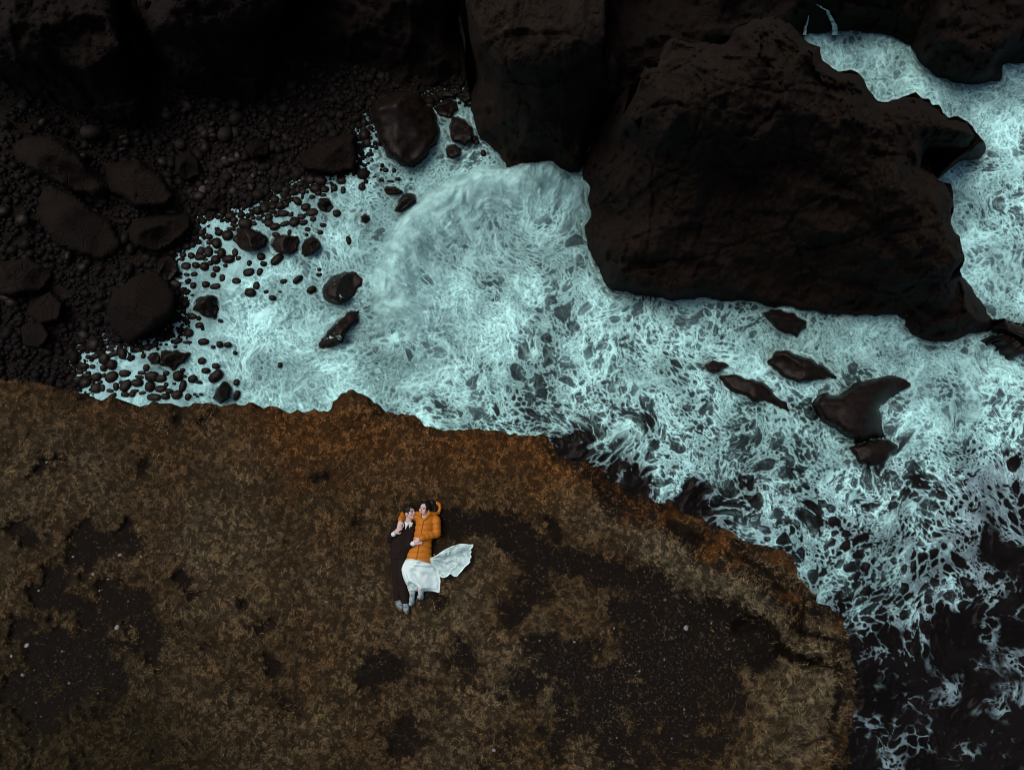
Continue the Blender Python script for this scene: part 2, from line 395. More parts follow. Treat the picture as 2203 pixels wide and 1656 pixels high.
crag('gully_cliff', [(1225, -260), (2060, -260), (2040, -20), (2010, 70), (1985, 110), (1950, 98), (1920, 82), (1880, 73), (1820, 69), (1790, 66), (1740, 76), (1700, 120), (1560, 160), (1440, 260), (1360, 300), (1300, 330), (1265, 300), (1262, 200), (1262, 80), (1260, 0)],
     [(1310, -260), (1990, -260), (1960, -60), (1900, -30), (1800, -40), (1700, -60), (1560, -20), (1420, -40), (1340, -60)], -10.5,
     'black cliff at the top edge behind the mossy sea stack', 'cliff', 6, ROCK, 31, 0.5)
OUTER = [(1990, -260), (2420, -260), (2420, 130), (2203, 138), (2160, 140), (2156, 176), (2120, 180), (2080, 184), (2050, 180), (2010, 166), (1985, 146), (1970, 126), (1957, 98), (1960, 60), (1980, 20)]
crag('outer_rock', OUTER,
     [(2010, -260), (2420, -260), (2420, 60), (2200, 60), (2140, 95), (2110, 65), (2060, 40), (2020, 45)], -11.3,
     'dark rock in the top right corner above the narrow foam channel', 'rock', 6, ROCK, 41, 0.5)
STACK = [(1375, 170), (1388, 142), (1410, 146), (1425, 102), (1445, 82), (1480, 94), (1510, 92), (1545, 96), (1570, 86), (1580, 62), (1620, 42), (1660, 36), (1700, 52), (1722, 76), (1745, 95), (1765, 101), (1769, 130), (1790, 146), (1805, 155), (1830, 150), (1850, 161), (1866, 190), (1890, 218), (1910, 220), (1950, 206), (1970, 198), (1985, 213), (2001, 213), (2004, 226), (2020, 226), (2040, 255), (2062, 250), (2082, 262), (2100, 285), (2118, 305), (2121, 325), (2110, 342), (2072, 347), (2030, 336), (1999, 329), (2001, 360), (2020, 388), (2046, 396), (2051, 430), (2045, 480), (2066, 510), (2076, 560), (2064, 582), (2085, 610), (2110, 645), (2125, 675), (2145, 702), (2112, 716), (2080, 721), (2040, 736), (2000, 736), (1962, 722), (1944, 702), (1950, 690), (1925, 676), (1880, 682), (1840, 681), (1800, 679), (1750, 669), (1700, 661), (1640, 656), (1580, 649), (1520, 641), (1470, 644), (1400, 638), (1360, 635), (1312, 626), (1292, 592), (1276, 560), (1263, 520), (1255, 486), (1270, 461), (1263, 440), (1258, 400), (1252, 362), (1262, 330), (1290, 270), (1320, 216)]
crag('sea_stack', STACK,
     [(1378, 170), (1390, 145), (1412, 148), (1428, 104), (1448, 84), (1545, 98), (1572, 88), (1582, 64), (1622, 44), (1660, 38), (1700, 54), (1722, 78), (1766, 104), (1772, 132), (1808, 158), (1850, 164), (1892, 222), (1950, 210), (1984, 216), (2003, 228), (2040, 258), (2078, 266), (2096, 292), (2080, 300), (2040, 296), (1985, 300), (1975, 360), (2030, 392), (2048, 430), (2042, 480), (2062, 512), (2072, 560), (2040, 590), (1960, 560), (1900, 480), (1850, 420), (1780, 380), (1700, 330), (1600, 300), (1500, 310), (1420, 300), (1360, 260)], -7.4,
     'huge dark sea stack with mossy crest right of centre', 'rock', 4.5, ROCK_MOSS, 52, 0.62, tilt=(-0.0016, -0.004), gamma=0.75)
crag('shore_rock', [(2128, 692), (2160, 684), (2203, 698), (2300, 715), (2300, 790), (2203, 748), (2180, 727), (2160, 721), (2135, 713)],
     [(2160, 690), (2203, 702), (2300, 725), (2300, 770), (2203, 728), (2170, 710)], -12.6, 'low black rock at the right edge beside the stack foot', 'rock', 4, WET, 61, 0.2)

BOULD = [
 ([(800, 212), (850, 196), (903, 200), (935, 240), (948, 278), (940, 310), (915, 340), (890, 361), (860, 356), (830, 336), (812, 300), (798, 258)], 1.7, 'large rounded boulder at the head of the foam inlet below the recess'),
 ([(655, 322), (690, 300), (740, 286), (768, 290), (768, 340), (765, 364), (720, 376), (680, 370), (650, 366), (643, 346)], 1.1, 'flat topped brown boulder where cobble beach meets the foam'),
 ([(970, 250), (1000, 256), (1017, 272), (1018, 300), (1000, 313), (977, 306), (966, 275)], 0.8, 'squarish boulder against the foot of the brown column'),
 ([(958, 322), (965, 312), (980, 311), (992, 320), (990, 334), (975, 340), (962, 336)], 0.5, 'round boulder ringed by grey foam below the squarish boulder'),
 ([(935, 222), (960, 212), (982, 220), (986, 236), (966, 254), (948, 250), (938, 238)], 0.5, 'boulder in the topmost grey pool of the inlet'),
 ([(925, 203), (955, 196), (985, 203), (975, 212), (940, 213)], 0.3, 'thin flat stone in the topmost grey pool of the inlet'),
 ([(985, 200), (1010, 196), (1016, 215), (1000, 222), (988, 212)], 0.4, 'stone between topmost pool and brown column'),
 ([(228, 665), (240, 625), (290, 592), (350, 580), (376, 622), (374, 680), (350, 700), (322, 716), (292, 735), (270, 740), (240, 716)], 1.6, 'biggest black boulder on the left beach, its right side in the foam'),
 ([(332, 583), (338, 556), (365, 548), (381, 565), (385, 585), (365, 606), (345, 602)], 0.7, 'black boulder just above the biggest left beach boulder'),
 ([(215, 348), (300, 340), (350, 375), (378, 420), (360, 445), (290, 450), (225, 410)], 1.5, 'broad dark boulder lying high on the cobble beach'),
 ([(285, 470), (340, 455), (408, 455), (411, 492), (385, 516), (338, 543), (290, 535), (270, 500)], 1.3, 'dark boulder at the left end of the foam line'),
 ([(378, 335), (410, 322), (430, 345), (430, 378), (402, 390), (375, 375)], 0.8, 'dark boulder among pale cobbles on the beach'),
 ([(528, 305), (560, 290), (580, 310), (575, 335), (545, 345), (527, 330)], 0.7, 'dark upright boulder beside the palest cobbles'),
 ([(20, 300), (110, 290), (170, 330), (230, 400), (200, 420), (110, 390), (30, 350)], 1.4, 'long dark ledge boulder under the corner buttress'),
 ([(60, 640), (110, 625), (140, 650), (130, 690), (85, 700), (55, 680)], 0.8, 'dim boulder near the left edge of the beach'),
 ([(45, 700), (90, 690), (110, 720), (85, 750), (50, 745)], 0.7, 'dim boulder at left edge nearest the grass'),
 ([(70, 400), (160, 405), (235, 470), (262, 530), (215, 562), (120, 530), (65, 465)], 1.2, 'wide low black slab in the middle of the dim beach'),
 ([(-30, 560), (60, 550), (120, 585), (95, 625), (20, 640), (-30, 620)], 1.0, 'low black slab at the left edge of the beach'),
 ([(430, 425), (470, 412), (498, 430), (480, 452), (445, 452)], 0.6, 'boulder at the ragged top of the cobbled foam'),
 ([(500, 517), (510, 490), (535, 486), (560, 498), (576, 512), (570, 531), (548, 538), (518, 536)], 0.7, 'leftmost of three big black boulders among the foam cobbles'),
 ([(582, 527), (590, 512), (612, 505), (640, 507), (645, 520), (640, 538), (606, 546), (590, 538)], 0.65, 'middle of three big black boulders among the foam cobbles'),
 ([(648, 530), (655, 515), (672, 505), (685, 515), (692, 528), (674, 545), (655, 553), (648, 546)], 0.6, 'rightmost of three big black boulders among the foam cobbles'),
 ([(682, 440), (688, 426), (708, 427), (718, 445), (708, 456), (690, 453)], 0.45, 'black boulder below the flat topped brown boulder'),
 ([(846, 453), (858, 430), (875, 415), (894, 420), (896, 432), (880, 446), (860, 457)], 0.6, 'black boulder touching the misty edge of the wave'),
 ([(826, 408), (832, 400), (850, 401), (868, 412), (855, 418), (832, 418)], 0.4, 'split flat rock just above the boulder at the wave edge'),
 ([(776, 466), (784, 460), (794, 464), (796, 472), (786, 480), (778, 476)], 0.35, 'small black rock left of the wave with foam streaming past'),
 ([(693, 625), (705, 605), (728, 590), (760, 584), (784, 597), (777, 615), (755, 640), (732, 654), (710, 650), (695, 640)], 0.8, 'wet black rock in mid inlet, upper of two, splashed with white'),
 ([(686, 748), (692, 728), (716, 700), (728, 688), (745, 672), (774, 667), (772, 692), (748, 712), (736, 735), (708, 746)], 0.7, 'long ragged black rock in mid inlet, lower of two'),
 ([(414, 667), (424, 641), (446, 634), (467, 640), (471, 665), (461, 686), (440, 681)], 0.7, 'lone black boulder right of the biggest beach boulder'),
 ([(346, 756), (380, 752), (412, 758), (397, 780), (372, 798), (352, 785)], 0.5, 'wedge shaped black boulder in the lower left foam'),
 ([(316, 770), (324, 759), (338, 757), (344, 768), (340, 782), (326, 783)], 0.4, 'round black boulder left of the wedge shaped one'),
 ([(457, 855), (466, 834), (482, 819), (497, 834), (492, 855), (471, 867)], 0.6, 'tilted black boulder by the grassy cliff edge'),
 ([(1640, 673), (1680, 665), (1710, 674), (1735, 690), (1735, 706), (1715, 726), (1690, 716), (1664, 700)], 0.7, 'black rock hugging the foot of the sea stack'),
 ([(1652, 773), (1670, 755), (1700, 755), (1742, 770), (1772, 786), (1802, 813), (1765, 816), (1700, 816), (1675, 801), (1655, 786)], 0.9, 'wedge of black rock in the foam below the stack'),
 ([(1517, 784), (1530, 776), (1555, 778), (1569, 786), (1546, 800), (1522, 798)], 0.4, 'small black rock left of the wedge in the foam'),
 ([(1538, 811), (1580, 804), (1620, 814), (1660, 838), (1692, 864), (1702, 888), (1660, 868), (1608, 852), (1560, 828)], 0.5, 'long curved sliver of black rock awash in foam'),
 ([(1748, 872), (1760, 850), (1780, 845), (1790, 852), (1820, 840), (1850, 820), (1900, 810), (1950, 817), (1968, 830), (1925, 850), (1896, 870), (1890, 882), (1896, 915), (1902, 938), (1852, 952), (1810, 932), (1766, 902)], 1.3, 'largest jagged black rock standing in the right hand foam'),
 ([(1828, 962), (1870, 946), (1912, 945), (1932, 960), (1912, 986), (1876, 1001), (1850, 996)], 0.7, 'black rock just below the largest jagged one'),
]
for k, (o, h, lab) in enumerate(BOULD):
    zb = None
    c = np.mean(o, 0)
    if inside(c[None], BEACH)[0]: zb = float(beach_height(c[0], c[1])[0]) - 0.1
    if zb is not None: zb = max(SEA, zb) if k in (7, 8, 10) else zb
    boulder('boulder', o, h, lab, 'boulder', seed=100 + k, ramt=.15 if max(np.ptp(np.array(o), 0)) > 45 and zb is None else .07, zb=zb, mat=WET if zb is None else ROCK, sharp=0.45, group=None, splash=.50 if 'splashed' in lab else .42 if 'ragged' in lab else .12 if zb is None and h > .85 else 0.)

# thin runs of water spilling off the gully cliff into the channel
def runnel(path, w0, w1, label):
    Ps, zs = SURF['gully_cliff']; path = rough(path, .12, 2, int(path[0][0]), closed=False, minlen=6); n = len(path); V_, F_ = [], []
    for i, (x, y) in enumerate(path):
        k = np.argsort((Ps[:, 0] - x) ** 2 + (Ps[:, 1] - y) ** 2)[:4]; zc = zs[k].max() + .08; w = w0 + (w1 - w0) * i / (n - 1)
        for dx, up in ((-w, -.05), (0, .04), (w, -.05)): V_.append(at(x + dx, y, max(zc, SEA + .05) + up))
        if i: b = 3 * i; F_ += [[b - 3, b, b + 1, b - 2], [b - 2, b + 1, b + 2, b - 1]]
    return tag(mesh('water_runnel', np.array(V_), np.array(F_), plain('falling_water', (.36, .58, .60), 0.4, 0.3, 0.3, 9)), label, 'waterfall')
runnel([(1757, 10), (1768, 18), (1781, 24), (1786, 36), (1793, 50), (1795, 76)], 1.5, 6.5, 'thin waterfall dropping into the head of the foam channel, right of two')
runnel([(1739, 34), (1737, 48), (1732, 62), (1731, 76)], 1.0, 4, 'ragged water streak on the cliff, left of the thin waterfall')

# ------------------------------------------------------------------ cobbles in the foam (each its own stone) and on the beach
Z4 = [(1390,990,45,40),(1460,970,30,35),(1470,900,32,28),(1465,832,28,18),(1560,835,28,30),(1655,880,35,30),(1655,945,32,25),(1745,955,50,62,30),(1870,860,60,58),(1560,1040,35,42),(1645,1055,48,58),(1735,1060,20,18),(1800,1075,45,55),(1340,1090,35,28),(1440,1100,36,34),(1545,1120,55,35),(1730,1150,50,48),(1885,1145,65,48),(1665,1190,30,28),(1605,1150,28,14),(1375,1220,48,40),(1495,1215,40,35),(1600,1230,45,50),(1740,1260,38,34),(1330,1140,25,20),(1845,1220,22,22),(1385,1325,30,18),(1475,1320,35,25),(1310,1360,22,14),(1235,1440,70,50),(1110,1430,35,25),(1465,1455,30,35),(1615,1445,40,35),(1720,1465,55,30),(1530,2600,40,18),(1975,1400,45,35),(2125,1300,60,45),(1975,2600,30,35),(2140,1540,60,50),(1700,1330,28,28),(1810,1370,30,40),(1960,1070,30,45),(2000,1135,30,25),(2130,1190,25,30),(1950,680,35,32),(1965,745,25,18),(1900,630,55,45),(1770,830,45,35),(1490,690,40,30),(2080,720,70,60),(1130,1070,45,35),(1215,1050,40,45),(2170,650,25,25),(2180,720,30,25),(1895,780,35,14),(1520,775,32,22),(1390,1530,18,10),(1450,1570,14,10)]
Z5 = [(445,148,32,24),(565,190,30,38),(650,200,50,50),(760,210,70,50),(530,255,45,35),(505,330,30,35),(560,335,30,40),(610,345,18,20),(715,315,60,50),(740,360,35,30),(820,315,42,38),(1015,215,50,40),(1035,325,25,40),(360,330,50,42),(435,300,30,25),(425,360,30,25),(230,440,45,38),(320,440,28,20),(390,420,28,25),(495,460,52,40,-35),(295,515,48,45),(360,500,28,28),(200,520,38,30),(595,528,50,42),(670,590,60,45),(105,525,45,70,20),(25,570,45,45),(205,580,45,26),(330,605,58,35,15),(155,645,40,40),(245,625,28,22),(415,620,28,22),(40,658,32,22),(100,695,28,20),(155,715,42,40),(225,760,55,38),(350,725,50,28,20),(460,700,50,55),(540,640,40,30),(570,710,45,30),(680,670,32,28),(800,740,35,22),(615,790,30,25),(240,855,40,28),(400,825,22,30),(605,855,18,18),(765,825,30,25),(65,1115,40,42),(255,1150,45,75,-30),(95,1200,35,28),(50,1295,30,42),(10,1460,35,45),(755,1265,25,18),(330,1405,35,25),(500,1385,60,30,30),(750,1325,30,18),(125,1530,25,22),(200,1600,35,28),(660,1505,50,35,40),(960,600,45,40),(1100,920,25,45),(670,405,30,22),(800,385,35,18),(930,300,35,40),(1260,290,35,40),(1490,205,25,15),(1600,220,40,12),(1690,195,25,18),(1540,90,30,25),(1640,95,20,25)]
Z6 = [(1395,230,38,28),(1470,185,28,22),(1455,275,30,22),(1555,330,50,32),(2600,40,20,10),(1560,80,18,12),(1640,435,40,30),(1520,530,45,48),(1895,385,25,20),(1200,515,25,18),(1390,625,50,30,20),(1505,640,45,18),(1695,635,55,35),(1885,665,30,38),(1985,670,38,28),(1810,695,22,20),(2070,765,22,22),(1035,695,38,40),(920,725,45,30),(985,605,40,14),(980,800,25,28),(735,775,42,65,10),(610,685,38,22),(605,730,30,18),(625,780,65,28,20),(545,650,28,24),(400,675,75,75),(290,620,48,30),(450,715,40,38),(330,815,28,24),(415,808,48,30,20),(520,840,55,62),(610,905,50,55),(515,945,35,35),(285,925,48,35),(378,928,28,26),(160,945,25,15),(150,992,30,22),(230,990,35,28),(310,1030,42,26),(430,1050,50,42),(515,1030,18,24),(605,1050,72,55,30),(765,1010,58,38),(385,1110,18,20),(470,1110,25,20),(300,1115,55,50),(195,1080,50,35),(425,1185,55,55),(660,1165,30,45),(720,1115,25,20),(775,1155,70,50,45),(915,1120,60,45),(1065,1165,52,55),(1185,1190,55,35),(1080,1045,68,55),(1190,1070,60,40),(935,1050,42,20),(960,1000,45,20),(1015,940,30,38),(1250,1005,30,25),(1395,1040,50,58),(1445,970,25,22),(1470,1040,20,16),(1565,1075,48,42),(2600,910,22,32),(1675,860,42,35),(1720,975,42,32),(1840,920,38,30),(1450,1160,36,65),(1380,1260,58,48,25),(1245,1280,42,35),(1290,1220,40,28),(1510,1285,30,35),(1590,1255,18,15),(1665,1255,20,15),(1250,1140,22,24),(1350,1130,20,14),(1105,1290,75,40),(850,1255,30,35),(770,1260,45,28),(620,1275,45,25,40),(590,1215,38,20),(880,1215,40,18),(970,1240,35,18),(1845,1040,85,52,25),(2090,1270,28,55,-30),(700,670,20,25),(790,660,40,25),(870,640,40,25),(205,830,40,25),(240,890,15,18),(285,970,20,18),(500,1180,22,40),(285,850,12,12),(1620,1280,15,10),(1220,880,40,40)]
PINLET = [(870,308,12,10),(855,290,8,6),(785,290,10,12),(783,278,6,5),(783,262,6,7),(790,308,7,8),(1022,300,6,7),(940,232,6,5),(925,228,7,6),(1025,305,5,6),(1040,330,5,7),(870,322,6,5)]
FOAM_COB = [(ox + c[0] / 5.5075, oy + c[1] / 5.5075, c[2] / 5.5075, c[3] / 5.5075, c[4] if len(c) > 4 else 0) for ox, oy, L in ((150, 350, Z4), (550, 350, Z5), (130, 620, Z6)) for c in L]
FOAM_COB += [(x, y, a, b, 0) for x, y, a, b in PINLET]

def ico():
    import bmesh
    bm = bmesh.new(); bmesh.ops.create_icosphere(bm, subdivisions=2, radius=1.0)
    co = np.array([v.co[:] for v in bm.verts]); f = np.array([[v.index for v in x.verts] for x in bm.faces]); bm.free(); return co, f
ICO, ICOF = ico()
def ico1():
    import bmesh
    bm = bmesh.new(); bmesh.ops.create_icosphere(bm, subdivisions=1, radius=1.0)
    co = np.array([v.co[:] for v in bm.verts]); f = np.array([[v.index for v in x.verts] for x in bm.faces]); bm.free(); return co, f
ICL, ICLF = ico1()
def cobble_shape(seed, base=None):
    c = (ICO if base is None else base); n = fbm(c[:, 0] * 1.1 + seed, c[:, 1] * 1.1, c[:, 2] * 1.1, 2, seed)
    p = np.sign(c) * np.abs(c) ** 0.86
    return p * (1 + 0.16 * n)[:, None]
SHAPES = []
for k in range(9):
    me = mesh('cobble', cobble_shape(k), ICOF, WET); SHAPES.append(me.data); bpy.data.objects.remove(me)
n_ind = 0
def cobble(px, py, a, b, ang, z, label, group, name='cobble', hz=0.7):
    s = depth(px, py, z) / FPX; p = at(px, py, z)
    o = bpy.data.objects.new(name, SHAPES[RNG.integers(len(SHAPES))]); COL.objects.link(o)
    o.location = p.tolist(); o.scale = (a * s, b * s, min(a, b) * s * hz * RNG.uniform(.8, 1.2)); o.rotation_euler = (RNG.uniform(-.2, .2), RNG.uniform(-.2, .2), math.radians(ang) + RNG.uniform(-.25, .25))
    return tag(o, label, 'cobble', group)
MARKS = [(358, 655, 'the biggest beach boulder'), (357, 575, 'the second beach boulder'), (345, 500, 'the leftmost shore boulder'), (465, 433, 'the ragged-edge boulder'), (540, 513, 'the big trio\'s left boulder'), (614, 525, 'the big trio\'s middle boulder'), (670, 530, 'the big trio\'s right boulder'), (700, 440, 'the lower brown boulder'), (710, 335, 'the flat brown boulder'), (443, 660, 'the lone foam boulder'), (378, 772, 'the wedge shaped boulder'), (330, 770, 'the wedge neighbour boulder'), (478, 843, 'the tilted boulder'), (870, 437, 'the wave edge boulder'), (870, 290, 'the large inlet boulder'), (738, 618, 'the splashed rock'), (975, 325, 'the foam ringed boulder')]
def where(x, y):
    d = [(math.hypot(x - a, y - b), a, b, t) for a, b, t in MARKS]; r_, a, b, t = min(d); dx, dy = x - a, y - b
    v = 'above' if dy < 0 else 'below'; h_ = 'left of' if dx < 0 else 'right of'
    rel = h_ if abs(dx) > 2.2 * abs(dy) else v if abs(dy) > 2.2 * abs(dx) else ('up and ' if dy < 0 else 'down and ') + h_
    return ('just ' if r_ < 45 else 'well ' if r_ > 85 else '') + rel + ' ' + t
seen = {}
for (x, y, a, b, g) in sorted(FOAM_COB, key=lambda c: -c[2] * c[3]):
    s_ = math.sqrt(a * b); size = 'tiny' if s_ < 4 else 'small' if s_ < 6 else 'medium' if s_ < 8.5 else 'large'; el = max(a, b) / min(a, b)
    lab = f"{size} {'slender' if el > 1.7 else 'oval' if el > 1.25 else 'round'} wet cobble in foam {where(x, y)}"
    gr = 'cobbles in the lower left foam' if y > 700 else 'stones in the inlet pools' if x > 760 else 'cobbles in the upper left foam'
    cobble(x, y, a * 1.2, b * 1.2, g, SEA + 0.02, lab, gr); n_ind += 1

# dry cobbles of the beach: the largest ones singly, the countless small ones as one mass
def beach_pos(n, seed):
    r = np.random.default_rng(seed); out = []
    while len(out) < n:
        x = r.uniform(-60, 960, 4000); y = r.uniform(150, 830, 4000); P = np.stack([x, y], 1)
        ok = inside(P, BEACH)
        d = np.abs((y - 330) + (x - 480) * 0.75) ; w = np.exp(-(d / 260) ** 2) * 0.9 + 0.25
        ok &= r.uniform(0, 1, 4000) < w
        out += [tuple(p) for p in P[ok]]
    out = out[:n]
    if n > 1000:      # and along the wet edge, half drowned
        e = np.array(BEACH[8:-1], float); k = r.integers(0, len(e) - 1, 2600); t = r.uniform(0, 1, 2600)[:, None]; out += [tuple(p) for p in e[k] * (1 - t) + e[k + 1] * t + r.normal(0, 17, (2600, 2))]
        k = r.integers(6, len(e) - 1, 1100); t = r.uniform(0, 1, 1100)[:, None]; out += [tuple(p) for p in e[k] * (1 - t) + e[k + 1] * t + np.abs(r.normal(0, 30, (1100, 1))) * np.array([.75, .55]) + r.normal(0, 8, (1100, 2))]
    return out
PALE = [(511, 336, 7, 6), (483, 345, 6, 10), (437, 411, 9, 12), (545, 378, 6, 5), (540, 402, 9, 5), (570, 264, 4, 4), (543, 378, 5, 4), (504, 378, 5, 4), (445, 392, 5, 5), (502, 412, 8, 8), (558, 372, 5, 4), (586, 286, 4, 4), (510, 226, 11, 9), (405, 230, 12, 9), (360, 248, 12, 11), (548, 248, 6, 6), (435, 280, 9, 10), (456, 284, 8, 9), (388, 312, 11, 12), (362, 395, 9, 15), (485, 290, 18, 16), (196, 285, 22, 16), (510, 256, 16, 14)]
for (x, y, a, b) in PALE:
    lab = ('broad' if a * b > 120 else 'long' if max(a, b) > 1.4 * min(a, b) else 'small') + ' pale cobble on the dark beach ' + where(x, y)
    o = cobble(x, y, a, b, RNG.uniform(0, 180), float(beach_height(x, y)[0]) + 0.06, lab, 'pale cobbles on the beach', hz=0.9); n_ind += 1
    me = o.data.copy(); me.materials.clear(); o.data = me
PALE_M = []
for k, c in enumerate([(0.060, 0.050, 0.046), (0.034, 0.027, 0.023), (0.017, 0.0125, 0.010)]):
    PALE_M.append(plain('pale_cobble', c, 0.7, 0.15, 0.2, 2))
k = 0
for o in COL.objects:
    if o.get('group') == 'pale cobbles on the beach':
        o.data.materials.append(PALE_M[0 if k < 4 else 1 if k < 12 else 2]); k += 1
for (x, y) in beach_pos(300 - n_ind, 5):
    s = RNG.uniform(8, 17); cobble(x, y, s, s * RNG.uniform(.6, .95), RNG.uniform(0, 180), float(beach_height(x, y)[0]) + 0.04, f"{'large' if s > 13 else 'smaller'} dark dry cobble {where(x, y)}", 'dark cobbles on the beach', hz=0.8)
pos = beach_pos(6500, 9); r = np.random.default_rng(3)
px = np.array(pos); bz = beach_height(px[:, 0], px[:, 1]); n = len(px)
rad = np.exp(r.normal(math.log(0.085), 0.45, n)).clip(0.04, 0.26); rad[-1100:] = r.uniform(.05, .13, 1100); bz = np.maximum(bz, SEA - .05)
base = np.stack([cobble_shape(20 + k, ICL) for k in range(8)])[r.integers(0, 8, n)]
sc = rad[:, None] * np.stack([r.uniform(.8, 1.25, n), r.uniform(.65, 1.05, n), r.uniform(.5, .85, n)], 1)
v = base * sc[:, None, :]; an = r.uniform(0, math.tau, n); ca, sa = np.cos(an)[:, None], np.sin(an)[:, None]
v = np.stack([v[..., 0] * ca - v[..., 1] * sa, v[..., 0] * sa + v[..., 1] * ca, v[..., 2]], -1)
c = at(px[:, 0], px[:, 1], SEA); c[:, 2] = bz + rad * 0.25; v += c[:, None, :]
m = len(ICL); f = (ICLF[None] + (np.arange(n) * m)[:, None, None]).reshape(-1, 3)
tone = np.clip(np.exp(r.normal(math.log(0.0042), 0.5, n)), 0.004, 0.05); tone *= 0.75 + 1.5 * np.exp(-(((px[:, 1] - 330) + (px[:, 0] - 480) * .6) / 130) ** 2) * sstep(330, 450, px[:, 0])
colr = np.repeat(np.stack([tone * 1.2, tone * 0.9, tone * 0.76, np.ones(n)], 1), m, 0)
tag(mesh('beach_cobbles', v.reshape(-1, 3), f, COBBLE, attrs={'col': ('FLOAT_COLOR', colr)}), 'mass of small dim cobbles covering the beach at left', 'cobbles', kind='stuff')

# ------------------------------------------------------------------ the sea with its foam
#FOAM-BEGIN
CTRL = [  # px, py, foam cover 0..1, mist 0..1
 (200,790,.99,.8),(300,760,.99,.75),(420,820,.98,.6),(440,560,.99,.8),(520,520,.98,.65),(600,450,.97,.55),(390,600,.99,.8),(400,650,.99,.8),(340,730,.99,.7),(480,470,.99,.75),(250,830,.99,.75),(650,620,.95,.1),(560,680,.95,.15),(640,720,.98,.45),(620,800,.98,.5),(560,830,.97,.3),(700,800,.97,.35),(690,860,.97,.4),
 (740,410,.95,.2),(800,330,.86,.05),(785,280,.80,.05),(960,200,.80,.2),(1000,230,.90,.3),(960,290,.88,.05),(1030,330,.80,.0),(880,370,.86,.1),(760,480,.92,.1),(720,560,.93,.1),(800,560,.93,.2),
 (930,410,.98,.9),(1000,400,.98,.9),(1100,385,.97,.8),(880,480,.98,1.),(860,560,.98,1.),(840,640,.97,.8),(950,520,.95,.5),(1060,460,.93,.25),(1180,420,.92,.25),(1240,520,.93,.25),(1130,560,.91,.2),(1020,600,.90,.35),(920,620,.93,.6),(1260,600,.92,.4),(1050,650,.84,.5),(950,700,.92,.2),(870,730,.90,.5),(810,760,.90,.2),(800,690,.9,.4),(900,800,.93,.3),(980,760,.84,.1),(800,810,.92,.2),(860,860,.86,.1),(930,900,.78,.05),
 (1100,720,.84,.15),(1200,680,.88,.3),(1300,680,.90,.1),(1400,700,.86,.05),(1500,680,.86,.2),(1600,700,.82,.05),(1560,740,.78,.1),(1050,850,.82,.2),(1150,800,.80,.1),(1100,920,.70,0),(1250,760,.82,.1),(1350,780,.78,.05),(1450,800,.70,0),(1300,860,.66,0),(1200,880,.68,0),(1400,900,.64,0),(1500,880,.76,.1),(1560,880,.80,.3),(1220,950,.08,0),(1245,975,.06,0),(1280,960,.55,0),
 (1330,940,.62,0),(1400,980,.68,0),(1480,960,.66,.05),(1560,950,.68,0),(1640,930,.74,.05),(1700,920,.78,.1),(1760,960,.76,.05),(1600,1020,.42,0),(1540,1000,.62,0),(1440,1040,.62,.05),(1345,1025,.25,0),(1365,1045,.08,0),(1480,1075,.08,0),(1520,1100,.10,0),(1560,1080,.40,0),(1640,1080,.50,0),(1720,1040,.54,0),(1800,1000,.60,0),(1830,1060,.56,0),(1660,1150,.50,0),(1760,1120,.42,0),(1740,1200,.58,.05),(1800,1200,.56,.05),(1860,1160,.42,0),(1900,1080,.46,0),
 (1620,780,.88,.1),(1700,740,.88,.15),(1800,720,.94,.2),(1880,720,.95,.15),(1850,780,.84,.4),(1960,760,.93,.1),(2040,790,.90,.1),(2100,770,.90,.05),(2160,790,.86,.05),(2180,860,.78,.05),(2060,880,.80,.7),(2000,850,.88,.5),(1980,920,.90,.3),(2060,940,.92,.3),(2150,940,.72,.05),(1980,980,.62,0),(2080,1000,.46,0),(2180,1000,.36,0),(1940,1030,.42,0),(2120,1060,.28,0),(2190,1100,.32,0),(2040,1090,.40,0),(1980,1140,.43,0),(2060,1160,.34,0),(2150,1170,.25,0),(1900,1240,.47,0),(1980,1200,.46,.05),(1840,1300,.44,0),(1920,1320,.42,0),(1980,1300,.33,0),(2060,1260,.38,0),(2120,1270,.24,0),(2180,1250,.12,0),(2060,1340,.10,0),(1900,1380,.28,0),(1960,1380,.23,0),
 (1850,1400,.10,0),(1870,1440,.05,0),(1950,1440,.06,0),(1890,1490,.22,0),(1935,1500,.18,0),(1865,1520,.04,0),(1830,1620,.04,0),(1880,1640,.10,0),(1980,1540,.05,0),(2030,1500,.15,0),(2130,1440,.15,0),(2150,1500,.24,0),(2080,1540,.10,0),(1870,1585,.14,0),(1960,1600,.15,0),(2030,1625,.10,0),(2150,1580,.03,0),(2180,1640,.02,0),(2100,1400,.06,0),(2200,1350,.06,0),(2190,1180,.18,0),
 (1760,110,.99,.6),(1850,110,.97,.45),(1900,160,.97,.35),(2000,200,.96,.4),(1950,130,.95,.5),(2080,210,.95,.4),(2150,180,.86,.1),(2180,230,.92,.3),(2100,270,.93,.2),(2160,320,.80,.05),(2180,400,.76,.05),(2060,370,.93,.15),(2100,420,.83,.1),(2160,480,.80,.05),(2190,550,.83,.1),(2120,560,.92,.1),(2150,620,.86,.2),(2110,590,.93,.2),(2150,660,.93,.1),(2190,690,.8,.0),
 (-300,400,.5,0),(2600,300,.8,0),(2600,900,.5,0),(2600,1400,.1,0),(2000,2000,.05,0),(1000,1200,.7,0),(600,1000,.9,0),(2300,-200,.7,0)]
ARC = [(1245, 372), (1180, 372), (1100, 385), (1020, 402), (950, 430), (895, 470), (862, 525), (842, 590), (836, 650), (850, 700)]

